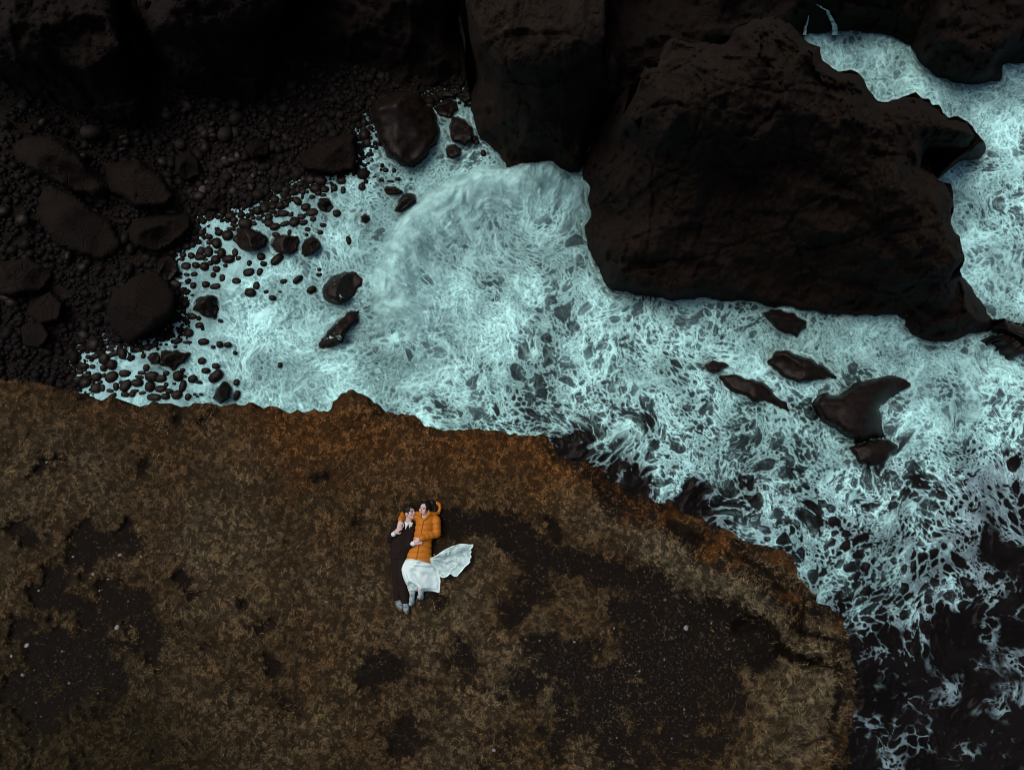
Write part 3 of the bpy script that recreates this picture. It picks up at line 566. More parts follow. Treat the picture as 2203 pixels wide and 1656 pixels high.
def curl(x, y, sc_, am, sd):
    e = 0.4; f = lambda a, b: vnoise(a / sc_, b / sc_, None, sd)
    return (f(x, y + e) - f(x, y - e)) / (2 * e) * am * sc_, -(f(x + e, y) - f(x - e, y)) / (2 * e) * am * sc_

def foam(PX, PY):
    """albedo (n,3), surface height (n) and wetness (n) of the sea at photo pixels laid on sea level"""
    n = len(PX); C = np.array(CTRL); num = np.zeros((n, 2)); den = np.zeros(n)
    jx = PX + 26 * fbm(PX / 55, PY / 55, None, 3, 71); jy = PY + 26 * fbm(PX / 55, PY / 55, None, 3, 72)
    for c in C:
        w = 1.0 / (((jx - c[0]) ** 2 + (jy - c[1]) ** 2) + 160.0) ** 1.9
        num += w[:, None] * c[2:4]; den += w
    cov, mist = num[:, 0] / den, num[:, 1] / den
    # broad drift of the surface, then ever smaller curls
    x, y = PX.copy(), PY.copy()
    for k in range(3):
        for sc_, am, sd in ((210, 4.5, 81), (80, 2.3, 82), (34, 0.9, 83)):
            a, b = curl(x, y, sc_, am, sd); x = x + a; y = y + b
    s1, s2 = x + 7 * fbm(x / 40, y / 40, None, 3, 101), y + 7 * fbm(x / 40, y / 40, None, 3, 102)
    q1, q2 = s1 + 2.5 * fbm(s1 / 11, s2 / 11, None, 2, 103), s2 + 2.5 * fbm(s1 / 11, s2 / 11, None, 2, 104)
    nz = fbm(s1 / 62, s2 / 62, None, 4, 110); nf = fbm(q1 / 17, q2 / 17, None, 4, 111, 0.55); fine = fbm(q1 / 5.0, q2 / 5.0, None, 3, 112, 0.6)
    t = np.clip(cov + 0.20 * nz + 0.05 * nf, 0, 1)
    # round holes of several sizes open in the foam; T is the distance to the nearest hole edge in pixels
    g = np.interp(t, [0, .12, .3, .5, .75, .95, 1], [1, .93, .74, .58, .46, .36, .30])
    T = np.full(n, 99.0)
    for size, seed, sh in ((50, 1, .46), (26, 2, .58), (13.5, 3, .58), (7, 4, .46)):
        f1, f2 = worley(q1 / size, q2 / size * 1.1, seed)
        lot = np.clip(.62 + 1.5 * fbm(s1 / (size * 3.2), s2 / (size * 3.2), None, 2, 140 + seed), .0, 1.5)   # some stretches are full of holes, others closed
        lot = lot * (1 - (.55 if size > 20 else .78) * sstep(.78, .97, cov + .22 * nz)) * (1 if size > 20 else .75 + .35 * sstep(.2, .7, cov))
        R = np.sqrt(-np.log(1 - np.minimum(sh * lot * g, .95)) / np.pi) + .11 * np.minimum(lot * 2, 1) + 0.08 * nf
        lim = (f2 + f1) * 0.5 - (0.035 + 0.05 * t) * (.6 + .8 * np.clip(nf + .5, 0, 1))       # never quite closes: bridges stay between holes
        T = np.minimum(T, (f1 - np.minimum(R, lim)) * size)
    body = sstep(-0.9, 0.9, T); body = 1 - (1 - body) * (1 - .45 * sstep(.78, .97, cov + .25 * nz))
    keep = sstep(0.10, 0.26, cov + 0.30 * nz + 0.08 * nf); keep = np.where(cov > .5, 1, keep)
    body = body * keep
    # ridges: thin bright threads
    rd = lambda s, sd, a, b: sstep(a, b, 1 - np.abs(fbm(q1 / s, q2 / s, None, 3, sd, .55)) * 2.2)
    thr = np.clip(rd(56, 121, .84, .99) * 1.3 + rd(26, 122, .82, .99) * 1.15 + rd(12, 123, .80, .99) * .6, 0, 1.25)
    thr = thr * (.25 + .85 * sstep(-.35, .35, nz + .5 * nf))
    rim = np.exp(-((T - 1.7) / 1.5) ** 2)
    # milky aerated water under and between the foam
    milk = sstep(.34, .86, cov + .24 * nz + .10 * nf)
    d, near = seg_dist(np.stack([PX, PY], 1), ARC, False, True)
    side = (PX - 1130) ** 2 + (PY - 620) ** 2 > (near[:, 0] - 1130) ** 2 + (near[:, 1] - 620) ** 2
    fade = sstep(0, 60, np.hypot(PX - 1245, PY - 372)) * sstep(0, 50, np.hypot(PX - 850, PY - 720))
    crest = np.where(side, np.exp(-(d / 24) ** 2), np.exp(-(d / 75) ** 2)) * fade * (.8 + .4 * nz)
    spray = np.clip(np.maximum(mist * (.75 + .6 * nz), np.where(side, np.exp(-((d + 10 * nf) / 40) ** 2), np.exp(-((d + 14 * nf) / 60) ** 2)) * fade * 1.15), 0, 1)
    cl = fbm(s1 / 30, s2 / 30, None, 5, 170, .62); calm = sstep(.22, .90, spray * (1 + .55 * cl))
    L = lambda a, b, k: np.asarray(a, float) * (1 - k[:, None]) + np.asarray(b, float) * k[:, None]
    water = np.broadcast_to(np.array((.0075, .0058, .0054)), (n, 3))
    under = L((.035, .050, .058), (.135, .215, .230), np.clip(sstep(-.6, .6, nf * .6 + nz * .6 + fine * .2) * .55 + sstep(.72, .97, cov) * .5, 0, 1))
    col = water * (1 - milk[:, None] * .95) + under * milk[:, None] * .95
    tone = sstep(-.55, .65, nf * .6 + fine * .45 + nz * .25)
    lo = L((.12, .155, .178), (.125, .225, .240), sstep(.35, .8, cov)); hi_ = L((.25, .35, .385), (.285, .505, .515), sstep(.35, .8, cov))
    fb = lo * (1 - tone[:, None]) + hi_ * tone[:, None]
    col = col * (1 - body[:, None]) + fb * body[:, None]
    hl = np.clip(thr * .95 * np.maximum(body, milk * .8) + rim * body * .60 * sstep(.2, .7, cov) + .22 * np.clip(fine, 0, 1) * body, 0, 1) * (1 - .8 * calm) * sstep(.1, .6, cov)
    col = col * (1 - hl[:, None]) + np.array((.58, .95, .94)) * hl[:, None]
    col = col * (0.72 + .52 * sstep(-.45, .45, fbm(PX / 90, PY / 90, None, 3, 150) + .5 * nz))[:, None]
    pf = sstep(-.45, .5, fbm(s1 / 22, s2 / 22, None, 5, 131, .66) + .3 * nz + .5 * cl)
    puff = L((.22, .37, .38), (.60, .95, .93), np.clip(pf * .72 + .5 * np.exp(-((d - 4 + 14 * nf + 16 * cl) / 18) ** 2) * fade, 0, 1))
    # the broken wave: streaks trail back from the crest, grey slack water lies ahead of it
    th, rr = np.arctan2(PY - 640, PX - 1110), np.hypot(PX - 1110, PY - 640); stk = fbm(th * 19 + 1.3 * nz + .5 * nf, rr / 60 + .8 * nz, None, 4, 160, .62)
    ws = np.exp(-((d - 60) / 75) ** 2) * (~side) * fade * .55 * sstep(-.5, .3, nz + .6 * nf); sc_ = L((.17, .27, .285), (.56, .90, .89), sstep(-.25, .5, stk + .25 * nf)); col = col * (1 - ws[:, None]) + sc_ * ws[:, None]
    col = col * (1 - .38 * np.exp(-((d - 75) / 42) ** 2) * side * fade * sstep(-.5, .4, nz))[:, None]
    k = calm * .80 * (1 - .35 * sstep(.3, .8, thr)); col = col * (1 - k[:, None]) + puff * k[:, None]
    hgt = .95 * crest + .10 * fbm(PX / 120, PY / 120, None, 3, 91) + .030 * body * np.clip(T, 0, 6) / 6 + .035 * thr * body + .03 * nf + .05 * fbm(s1 / 40, s2 / 40, None, 3, 92, .5, True)
    col = col * np.array((.88, .95, .955))
    return col, hgt, np.maximum(body, milk)
#FOAM-END
def against_rocks(P, col):
    for o in [b[0] for b in BOULD] + [STACK, COLUMN, OUTER]:
        o = np.array(o, float); m = (P > o.min(0) - 26).all(1) & (P < o.max(0) + 26).all(1); idx = np.where(m)[0]
        if not len(idx): continue
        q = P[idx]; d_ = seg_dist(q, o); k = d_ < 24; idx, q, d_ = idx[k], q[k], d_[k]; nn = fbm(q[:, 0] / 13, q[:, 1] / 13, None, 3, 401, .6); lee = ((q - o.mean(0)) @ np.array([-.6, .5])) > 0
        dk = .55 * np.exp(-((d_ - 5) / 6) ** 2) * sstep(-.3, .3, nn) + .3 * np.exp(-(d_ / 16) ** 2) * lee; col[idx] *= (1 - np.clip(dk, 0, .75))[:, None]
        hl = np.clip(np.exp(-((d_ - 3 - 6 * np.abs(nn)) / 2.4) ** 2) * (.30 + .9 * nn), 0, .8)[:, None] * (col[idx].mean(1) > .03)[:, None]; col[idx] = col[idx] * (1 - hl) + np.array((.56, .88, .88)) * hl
    return col
def sea_grid(x0, x1, y0, y1, step, drop):
    xs = np.arange(x0, x1 + step, step); ys = np.arange(y0, y1 + step, step); X, Y = np.meshgrid(xs, ys); W = len(xs)
    P = np.stack([X.ravel(), Y.ravel()], 1); keep = ~drop(P)
    i, j = np.meshgrid(np.arange(W - 1), np.arange(len(ys) - 1)); a = (j * W + i).ravel()
    q = np.stack([a, a + W, a + W + 1, a + 1], 1); q = q[keep[q].any(1)]
    u = np.unique(q); mp = np.full(len(P), -1); mp[u] = np.arange(len(u)); return P[u], mp[q]
def hidden(P):      # water under the middle of the cliffs needs no fine surface
    r = np.zeros(len(P), bool)
    for poly, m in ((RIM, 70), (STACK, 70)):
        k = inside(P, poly); idx = np.where(k)[0]
        if len(idx): r[idx[seg_dist(P[idx], poly) > m]] = True
    return r | (inside(P, [(-400, -400), (1010, -400), (1000, 150), (880, 160), (740, 220), (560, 330), (380, 400), (270, 500), (180, 600), (130, 700), (100, 780), (-400, 780)]))
P1, q1_ = sea_grid(120, 2300, -40, 1740, 1.9, hidden)
P2, q2_ = sea_grid(-500, 2900, -500, 2200, 14, lambda P: (P[:, 0] > 135) & (P[:, 0] < 2285) & (P[:, 1] > -25) & (P[:, 1] < 1725))
col, hg, wet = foam(np.r_[P1[:, 0], P2[:, 0]], np.r_[P1[:, 1], P2[:, 1]]); n1 = len(P1)
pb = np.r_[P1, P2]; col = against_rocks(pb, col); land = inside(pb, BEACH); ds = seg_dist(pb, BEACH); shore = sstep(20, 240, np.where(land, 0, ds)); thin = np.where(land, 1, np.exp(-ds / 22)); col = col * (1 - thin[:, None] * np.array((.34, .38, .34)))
co = at(pb[:, 0], pb[:, 1], SEA); co[:, 2] += (hg - .06) * shore; co[n1:, 2] -= .05
m = MatB('sea_foam'); w = m.attr('wet')
m.set(Base_Color=m.attr('col', 'Color'), Roughness=w * 0.55 + 0.25, Specular_IOR_Level=(1.0 - w) * 0.03 + 0.02)
m.bump(m.noise(m.pos(), 30, 3, 0.6), 0.25, 0.02)
tag(mesh('sea', co, np.r_[q1_, q2_ + n1], m.m, attrs={'col': ('FLOAT_COLOR', np.c_[col, np.ones(len(col))]), 'wet': ('FLOAT', wet)}), kind='structure')

# ------------------------------------------------------------------ the grassy cliff top
BARE_LINES = [([(960, 1122), (1040, 1126), (1090, 1138), (1150, 1165), (1190, 1205), (1250, 1215), (1310, 1240), (1390, 1246), (1422, 1272), (1400, 1310)], 30), ([(1180, 1120), (1200, 1160)], 16), ([(1330, 1300), (1450, 1330), (1560, 1330), (1625, 1400)], 36), ([(1100, 1170), (1160, 1215)], 30)]
BARE_BLOBS = [(1470, 1400, 95), (1510, 1455, 80), (1420, 1480, 90), (1455, 1545, 70), (1380, 1400, 60), (1390, 1330, 50), (1150, 1250, 38), (1110, 1310, 30), (1180, 1390, 45), (1250, 1430, 55), (1120, 1480, 35), (1300, 1490, 55), (1180, 1600, 34), (1080, 1605, 34), (1340, 1590, 50), (1230, 1540, 38), (1000, 1420, 30), (850, 1440, 34), (800, 1460, 28), (880, 1590, 40), (930, 1300, 22),
              (200, 1180, 50), (280, 1160, 40), (250, 1300, 52), (300, 1345, 50), (210, 1320, 52), (120, 1260, 40), (150, 1410, 70), (240, 1440, 48), (60, 1490, 50), (40, 1340, 30), (330, 1385, 36), (620, 1500, 34), (600, 1440, 24), (520, 1310, 22), (560, 1340, 22), (400, 1250, 20), (100, 1000, 30), (135, 1005, 26), (330, 1005, 34), (395, 905, 26), (455, 885, 30), (300, 975, 20), (70, 1160, 30), (20, 1130, 30), (780, 1120, 22), (700, 1030, 20)]
MOUNDS = [(1620, 1255, 95, .22), (1705, 1330, 62, .20), (1765, 1400, 50, .16), (1648, 1378, 45, .20), (1770, 1520, 85, .22), (1500, 1190, 110, .10), (1330, 1110, 90, .08), (1150, 1060, 120, .06), (755, 880, 60, .10), (1540, 1250, 50, .10), (1700, 1600, 80, .12)]
GULLIES = [([(1590, 1350), (1640, 1330), (1680, 1395), (1735, 1425), (1790, 1415)], 14, .22), ([(1735, 1365), (1790, 1375)], 10, .2), ([(1440, 1085), (1445, 1130), (1475, 1150), (1500, 1170)], 14, .16), ([(1745, 1425), (1800, 1440)], 12, .2), ([(1730, 1590), (1790, 1570), (1800, 1480)], 14, .2), ([(1560, 1190), (1640, 1225), (1700, 1290), (1720, 1320)], 7, .10)]
LEDGE = [(1235, 1085), (1330, 1130), (1450, 1195), (1560, 1235), (1640, 1290), (1700, 1340), (1755, 1400), (1765, 1500), (1715, 1600), (1640, 1640)]
def cliff_fields(P, d):
    """bare soil 0..1, height, rim band 0..1 at photo pixels of the cliff top"""
    x, y = P[:, 0], P[:, 1]; wx, wy = x / 129, y / 129
    n1 = fbm(wx * 1.3, wy * 1.3, None, 4, 201); n2 = fbm(wx * 4.2, wy * 4.2, None, 4, 202, .6); n3 = fbm(wx * 12, wy * 12, None, 3, 203, .6)
    b = np.zeros(len(P)); n0 = fbm(wx * .55, wy * .55, None, 3, 204)
    xw, yw = x + 34 * fbm(wx * 2.1, wy * 2.1, None, 3, 205, .6), y + 34 * fbm(wx * 2.1, wy * 2.1, None, 3, 206, .6)
    for bx, by, r in BARE_BLOBS: b = np.maximum(b, (.72 if r < 36 else 1.) * np.exp(-(((xw - bx) ** 2 + (yw - by) ** 2) / (r * 1.1) ** 2) * .8))
    for L, r in BARE_LINES: b = np.maximum(b, 1.3 * np.exp(-(seg_dist(P, L, False) / r) ** 2 * .8))
    led = np.exp(-((seg_dist(P, LEDGE, False) + 20 * n2 + 10 * n1) / (42 + 22 * n1)) ** 2 * 1.2); b = b - .75 * led
    gul = np.zeros(len(P))
    for L, r, h in GULLIES: gul = np.maximum(gul, np.exp(-((seg_dist(P, L, False) + 5 * n2) / r) ** 2))
    b = b + 1.3 * gul
    scat = .20 + .34 * sstep(1080, 1400, y) - sstep(1560, 1800, x) * .30 - .12 * sstep(1000, 900, y)
    nn = .45 * n1 + .55 * n2 + .30 * n3
    bare = sstep(.35, .70, b * .66 + scat * .62 + nn * (.55 + .25 * b) + .12 * n0)
    rimw = 4 + 52 * sstep(1200, 1320, x) + 22 * sstep(700, 640, np.abs(x - 1640) + 500) + 8 * n1
    rimw = np.where(x > 1730, 34, rimw)
    band = sstep(rimw + 14, rimw - 14, d + 12 * n2) * (.35 + .65 * sstep(1150, 1300, x))
    z = -(.22 + .7 * sstep(1150, 1300, x)) * sstep(np.maximum(rimw, 16) * 1.15, 0, d) + .17 * led * (1 - .5 * band) + (.045 * n1 + .035 * n2) - .11 * bare * sstep(0, 30, d) + band * (.20 * n2 + .12 * n3)
    for mx, my, r, h in MOUNDS: z += 1.7 * h * np.exp(-((x - mx) ** 2 + (y - my) ** 2) / r ** 2) * (1 - band)
    for L, r, h in GULLIES: z -= 1.5 * h * np.exp(-(seg_dist(P, L, False) / r) ** 2)
    z += (1 - bare) * (.036 * n3 + .02 * n2)
    fl = np.exp(-np.clip(((x - 925) / 120) ** 2 + ((y - 1195) / 135) ** 2, 0, 9) ** 3); z = z * (1 - fl) - .10 * fl      # trodden flat under the couple
    return bare, z, band
RIMR = rough(RIM, 0.22, 3, 77, minlen=7)
P, q, d, rim = sheet(RIMR, 5)
bare, z, band = cliff_fields(P, d)
co = at(P[:, 0], P[:, 1], z)
def grass_tone(x, y, d, band, r=None):
    wx, wy = x / 129, y / 129; n1 = fbm(wx * .8, wy * .8, None, 3, 211); n2 = fbm(wx * 3, wy * 3, None, 3, 212)
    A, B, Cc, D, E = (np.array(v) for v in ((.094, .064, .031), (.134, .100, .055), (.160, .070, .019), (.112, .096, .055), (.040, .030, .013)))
    k = sstep(-.4, .5, n1 + .5 * n2)[:, None]; c = A * (1 - k) + B * k
    rust = np.clip(np.exp(-d / 85) * (.45 + .75 * sstep(420, 700, x) * sstep(1480, 1300, x)) + .5 * np.exp(-(((x - 780) / 260) ** 2 + ((y - 960) / 110) ** 2)) + .3 * np.exp(-(((x - 1200) / 160) ** 2 + ((y - 1040) / 80) ** 2)) + .35 * n2, 0, 1)[:, None] * .85
    c = c * (1 - rust) + Cc * rust
    gr = np.clip(np.exp(-(((x - 1560) / 260) ** 2 + ((y - 1250) / 130) ** 2)) * .7 + np.exp(-(((x - 1740) / 120) ** 2 + ((y - 1500) / 130) ** 2)) * .6 + .35 * n1, 0, .8)[:, None]
    c = c * (1 - gr) + D * gr
    ln = np.exp(-((seg_dist(np.stack([x, y], 1), LEDGE, False) + 25 * n2) / 50) ** 2)[:, None] * np.clip(.6 + .8 * n2, .1, .9)[:, None]; c = c * (1 - ln) + np.array((.150, .124, .074)) * ln
    dk = np.clip(sstep(750, 150, x) * sstep(1250, 1560, y) * .75 + sstep(1480, 1640, y) * .35 + sstep(500, 100, x) * .2, 0, .85)[:, None]  # vignette painted into the turf colour: darker at lower left, left and bottom
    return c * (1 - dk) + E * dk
ls = (d > 0)
gcol = grass_tone(P[:, 0], P[:, 1], d, band) * .36  # ground tone cut down: shade in the gaps between blades put into the colour
soil = np.array((.0125, .0088, .0064)); gcol = gcol * (1 - bare[:, None]) + soil * bare[:, None]
n_ = fbm(P[:, 0] / 30, P[:, 1] / 30, None, 4, 221)
rk = np.array((.020, .013, .008)) + sstep(.12, .45, n_)[:, None] * np.array((.10, .036, .004)) * sstep(380, 700, P[:, 0])[:, None]
gcol = gcol * (1 - band[:, None]) + rk * band[:, None]
co2, fc = skirt(co, q, rim, SEA - 1.2, 0.05, 6, 5, 0.0)
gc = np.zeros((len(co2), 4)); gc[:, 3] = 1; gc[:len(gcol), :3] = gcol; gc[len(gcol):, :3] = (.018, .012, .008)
m = MatB('turf_and_soil'); p = m.pos(); n = m.noise(p, 26, 5, 0.65, 0.4)
m.set(Base_Color=m.mix(n.step(0.3, 0.72), m.mix(0.6, m.attr('col', 'Color'), (0.004, 0.003, 0.002)), m.attr('col', 'Color')), Roughness=0.9, Specular_IOR_Level=0.08)
m.bump(n + m.noise(p, 80, 3) * 0.5, 0.9, 0.03)
tag(mesh('cliff_top', co2, fc[:, ::-1], m.m, attrs={'col': ('FLOAT_COLOR', gc)}), kind='structure')

# grass: short dry blades drawn over by the wind, one mass
r = np.random.default_rng(21); N = 1050000
x = r.uniform(-160, 1880, N); y = r.uniform(806, 1860, N); Pb = np.stack([x, y], 1); k = inside(Pb, RIMR); Pb = Pb[k]; del x, y
# fields are smooth enough to be read off a coarse lattice
gx, gy = np.arange(-200, 1921, 4.), np.arange(780, 1901, 4.); GX, GY = np.meshgrid(gx, gy); G = np.stack([GX.ravel(), GY.ravel()], 1)
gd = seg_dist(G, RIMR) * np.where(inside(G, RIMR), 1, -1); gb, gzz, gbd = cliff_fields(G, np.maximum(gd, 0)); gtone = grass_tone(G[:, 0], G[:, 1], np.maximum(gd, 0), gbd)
def look(F, Q):
    F = F.reshape(len(gy), len(gx), -1); u, v = (Q[:, 0] + 200) / 4, (Q[:, 1] - 780) / 4; i, j = u.astype(int), v.astype(int); u, v = (u - i)[:, None], (v - j)[:, None]
    return (F[j, i] * (1 - u) + F[j, i + 1] * u) * (1 - v) + (F[j + 1, i] * (1 - u) + F[j + 1, i + 1] * u) * v
bb, zz, bd, db = look(gb, Pb)[:, 0], look(gzz, Pb)[:, 0], look(gbd, Pb)[:, 0], look(gd, Pb)[:, 0]
tuft = fbm(Pb[:, 0] / 8.5, Pb[:, 1] / 8.5, None, 3, 231, .6)
keep = (db > -3) & (r.uniform(0, 1, len(Pb)) > bb * 1.0 - .10 * (tuft > .2)) & (r.uniform(0, 1, len(Pb)) > bd * .5) & (r.uniform(0, 1, len(Pb)) < .16 + .84 * sstep(-.25, .25, tuft))
keep &= ~((((Pb[:, 0] - 893) / 46) ** 2 + ((Pb[:, 1] - 1185) / 105) ** 2 < 1) | (((Pb[:, 0] - 960) / 62) ** 2 + ((Pb[:, 1] - 1205) / 34) ** 2 < 1))
Pb, db, zz, bd, tuft, bb = Pb[keep], db[keep], zz[keep], bd[keep], tuft[keep], bb[keep]; n = len(Pb)
long_ = sstep(1450, 1620, Pb[:, 0]); L = r.uniform(.022, .060, n) * (1 + .55 * long_)
base = at(Pb[:, 0], Pb[:, 1], zz - .004 + .040 * np.clip(tuft, -.4, .6))
ang = 3.2 * fbm(Pb[:, 0] / 45, Pb[:, 1] / 45, None, 2, 241) * 1.6 + r.normal(0, 1.0, n) + np.where(long_ > .5, .4, 0)
el = r.uniform(.0, .9, n); wd = r.uniform(.0020, .0042, n)
dx, dy = np.cos(ang), np.sin(ang); pt = base + np.stack([dx * np.cos(el), dy * np.cos(el), np.sin(el)], 1) * L[:, None]; sd = np.stack([-dy, dx, 0 * dx], 1) * wd[:, None]
vv = np.stack([base - sd, base + sd, pt], 1); ff = np.arange(n * 3).reshape(-1, 3)
tc = look(gtone, Pb); lum = (np.exp(r.normal(.0, .52, n)) * (.74 + .58 * sstep(-.35, .4, fbm(Pb[:, 0] / 24, Pb[:, 1] / 24, None, 3, 233, .6))))[:, None]  # random blade tone, times clump-scale tuft shadows painted into the colour
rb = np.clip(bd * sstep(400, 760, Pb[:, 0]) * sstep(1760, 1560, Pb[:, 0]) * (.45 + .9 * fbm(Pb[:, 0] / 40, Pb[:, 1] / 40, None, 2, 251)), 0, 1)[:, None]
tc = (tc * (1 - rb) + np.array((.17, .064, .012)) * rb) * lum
tc = np.where((r.uniform(0, 1, n) < .05)[:, None], tc * np.array((1.8, 1.75, 1.7)), tc)
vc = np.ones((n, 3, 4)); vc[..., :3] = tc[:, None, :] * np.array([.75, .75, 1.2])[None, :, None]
m = MatB('dry_grass'); m.set(Base_Color=m.attr('col', 'Color'), Roughness=0.75, Specular_IOR_Level=0.08)
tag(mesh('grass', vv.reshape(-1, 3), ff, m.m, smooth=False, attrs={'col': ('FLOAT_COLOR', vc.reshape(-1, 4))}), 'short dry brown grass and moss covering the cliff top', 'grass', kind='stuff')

# gravel on the bare soil, one mass
N = 60000; Pg = np.stack([r.uniform(-60, 1800, N), r.uniform(930, 1760, N)], 1); Pg = Pg[inside(Pg, RIM)]
dg = seg_dist(Pg, RIM); bg_, zg, _ = cliff_fields(Pg, dg)
dens = .12 + .88 * np.clip(np.exp(-(((Pg[:, 0] - 1440) / 170) ** 2 + ((Pg[:, 1] - 1440) / 130) ** 2)) + .9 * np.exp(-(((Pg[:, 0] - 160) / 90) ** 2 + ((Pg[:, 1] - 1430) / 70) ** 2)) + .5 * np.exp(-(((Pg[:, 0] - 1230) / 120) ** 2 + ((Pg[:, 1] - 1400) / 160) ** 2)), 0, 1)
kk = (bg_ > .55) & (r.uniform(0, 1, len(Pg)) < dens); Pg, zg = Pg[kk], zg[kk]; n = len(Pg)
octv = np.array([[1, 0, 0], [-1, 0, 0], [0, 1, 0], [0, -1, 0], [0, 0, 1], [0, 0, -1]], float); octf = np.array([[0, 2, 4], [2, 1, 4], [1, 3, 4], [3, 0, 4], [2, 0, 5], [1, 2, 5], [3, 1, 5], [0, 3, 5]])
rad = np.exp(r.normal(math.log(.0075), .5, n)).clip(.004, .026)
v = octv[None] * (rad[:, None] * r.uniform(.6, 1.2, (n, 3)))[:, None, :] + r.normal(0, .15, (n, 6, 3)) * rad[:, None, None] + at(Pg[:, 0], Pg[:, 1], zg + .003)[:, None, :]
tone = np.exp(r.normal(math.log(.028), 1.0, n)).clip(.006, .30)
vc = np.ones((n, 6, 4)); vc[..., :3] = (tone[:, None] * np.array((1.05, 1.0, .98)))[:, None, :]
m = MatB('gravel'); m.set(Base_Color=m.attr('col', 'Color'), Roughness=0.7, Specular_IOR_Level=0.15)
tag(mesh('gravel', v.reshape(-1, 3), (octf[None] + (np.arange(n) * 6)[:, None, None]).reshape(-1, 3), m.m, smooth=False, attrs={'col': ('FLOAT_COLOR', vc.reshape(-1, 4))}), 'tiny grey and white gravel strewn over the bare soil', 'gravel', kind='stuff')

STONE = plain('pale_stone', (.26, .27, .27), 0.7, 0.2, 0.2, 30)
STONES = [(258, 1193, 4.5, 'largest white stone in the upper dark soil patch at left'), (200, 1235, 3.4, None), (157, 1197, 3.2, None), (303, 1197, 2.6, None), (83, 1270, 3, None), (232, 1245, 2.8, None), (214, 1270, 2.8, None), (194, 1243, 2.2, None), (252, 1349, 6, 'angular pale stone alone in the black soil left of centre'), (58, 1388, 6, 'broken white stone by the left edge, upper of three'), (25, 1411, 4.5, 'white stone by the left edge, middle of three'), (49, 1451, 4.5, 'white stone by the left edge, lowest of three'), (1476, 1350, 7, 'angular grey stone at the top of the big soil bowl'), (1062, 1613, 4.5, 'pale stone near the bottom edge of the frame'), (100, 994, 3.5, 'white stone in a dark hollow of the upper left turf')]
me = mesh('stone', cobble_shape(31), ICOF, STONE).data; bpy.data.objects.remove(bpy.data.objects['stone'])
for (x, y, s, lab) in STONES:
    pp = np.array([[x, y]], float); zz_ = float(cliff_fields(pp, seg_dist(pp, RIM))[1][0]); c = at(x, y, zz_ + .008); s = s / 160
    o = bpy.data.objects.new('stone', me); COL.objects.link(o); o.location = c.tolist(); o.scale = (s, s * random.uniform(.7, 1), s * .7); o.rotation_euler = (random.random(), random.random(), random.random() * 6)
    tag(o, lab or 'small white stone scattered on the dark soil patch at left', 'stone', None if lab else 'small white stones at left')

# ------------------------------------------------------------------ the couple lying on the grass
def surf_net(f, org, h):
    """smooth closed surface of f < 0 on a regular grid"""
    s = f < 0; nx, ny, nz = f.shape
    c = [s[i:nx - 1 + i, j:ny - 1 + j, k:nz - 1 + k] for i in (0, 1) for j in (0, 1) for k in (0, 1)]
    tot = sum(a.astype(np.int8) for a in c); act = (tot > 0) & (tot < 8)
    idx = np.full(act.shape, -1); I = np.argwhere(act); idx[act] = np.arange(len(I))
    acc = np.zeros((len(I), 3)); cnt = np.zeros(len(I))
    corners = [(i, j, k) for i in (0, 1) for j in (0, 1) for k in (0, 1)]
    for a in corners:
        for ax in range(3):
            if a[ax]: continue
            b = list(a); b[ax] = 1
            va = f[I[:, 0] + a[0], I[:, 1] + a[1], I[:, 2] + a[2]]; vb = f[I[:, 0] + b[0], I[:, 1] + b[1], I[:, 2] + b[2]]
            m = (va < 0) != (vb < 0); t = np.where(m, va / np.where(va == vb, 1, va - vb), 0)
            p = np.tile(np.array(a, float), (len(I), 1)); p[:, ax] += t; acc[m] += p[m]; cnt[m] += 1
    V_ = (I + acc / cnt[:, None]) * h + org; Q = []
    for ax in range(3):
        lo = [slice(None)] * 3; hi = [slice(None)] * 3; lo[ax] = slice(0, -1); hi[ax] = slice(1, None)
        sa, sb = s[tuple(lo)], s[tuple(hi)]; e = np.argwhere(sa != sb); u, v = [k for k in range(3) if k != ax]
        ok = (e[:, u] > 0) & (e[:, v] > 0) & (e[:, u] < f.shape[u] - 1) & (e[:, v] < f.shape[v] - 1); e = e[ok]
        def cell(du, dv):
            q = e.copy(); q[:, u] += du; q[:, v] += dv; return idx[q[:, 0], q[:, 1], q[:, 2]]
        qd = np.stack([cell(-1, -1), cell(0, -1), cell(0, 0), cell(-1, 0)], 1)
        flip = sa[e[:, 0], e[:, 1], e[:, 2]]; flip = flip if ax != 1 else ~flip
        qd[~flip] = qd[~flip][:, ::-1]; Q.append(qd)
    return V_, np.concatenate(Q)

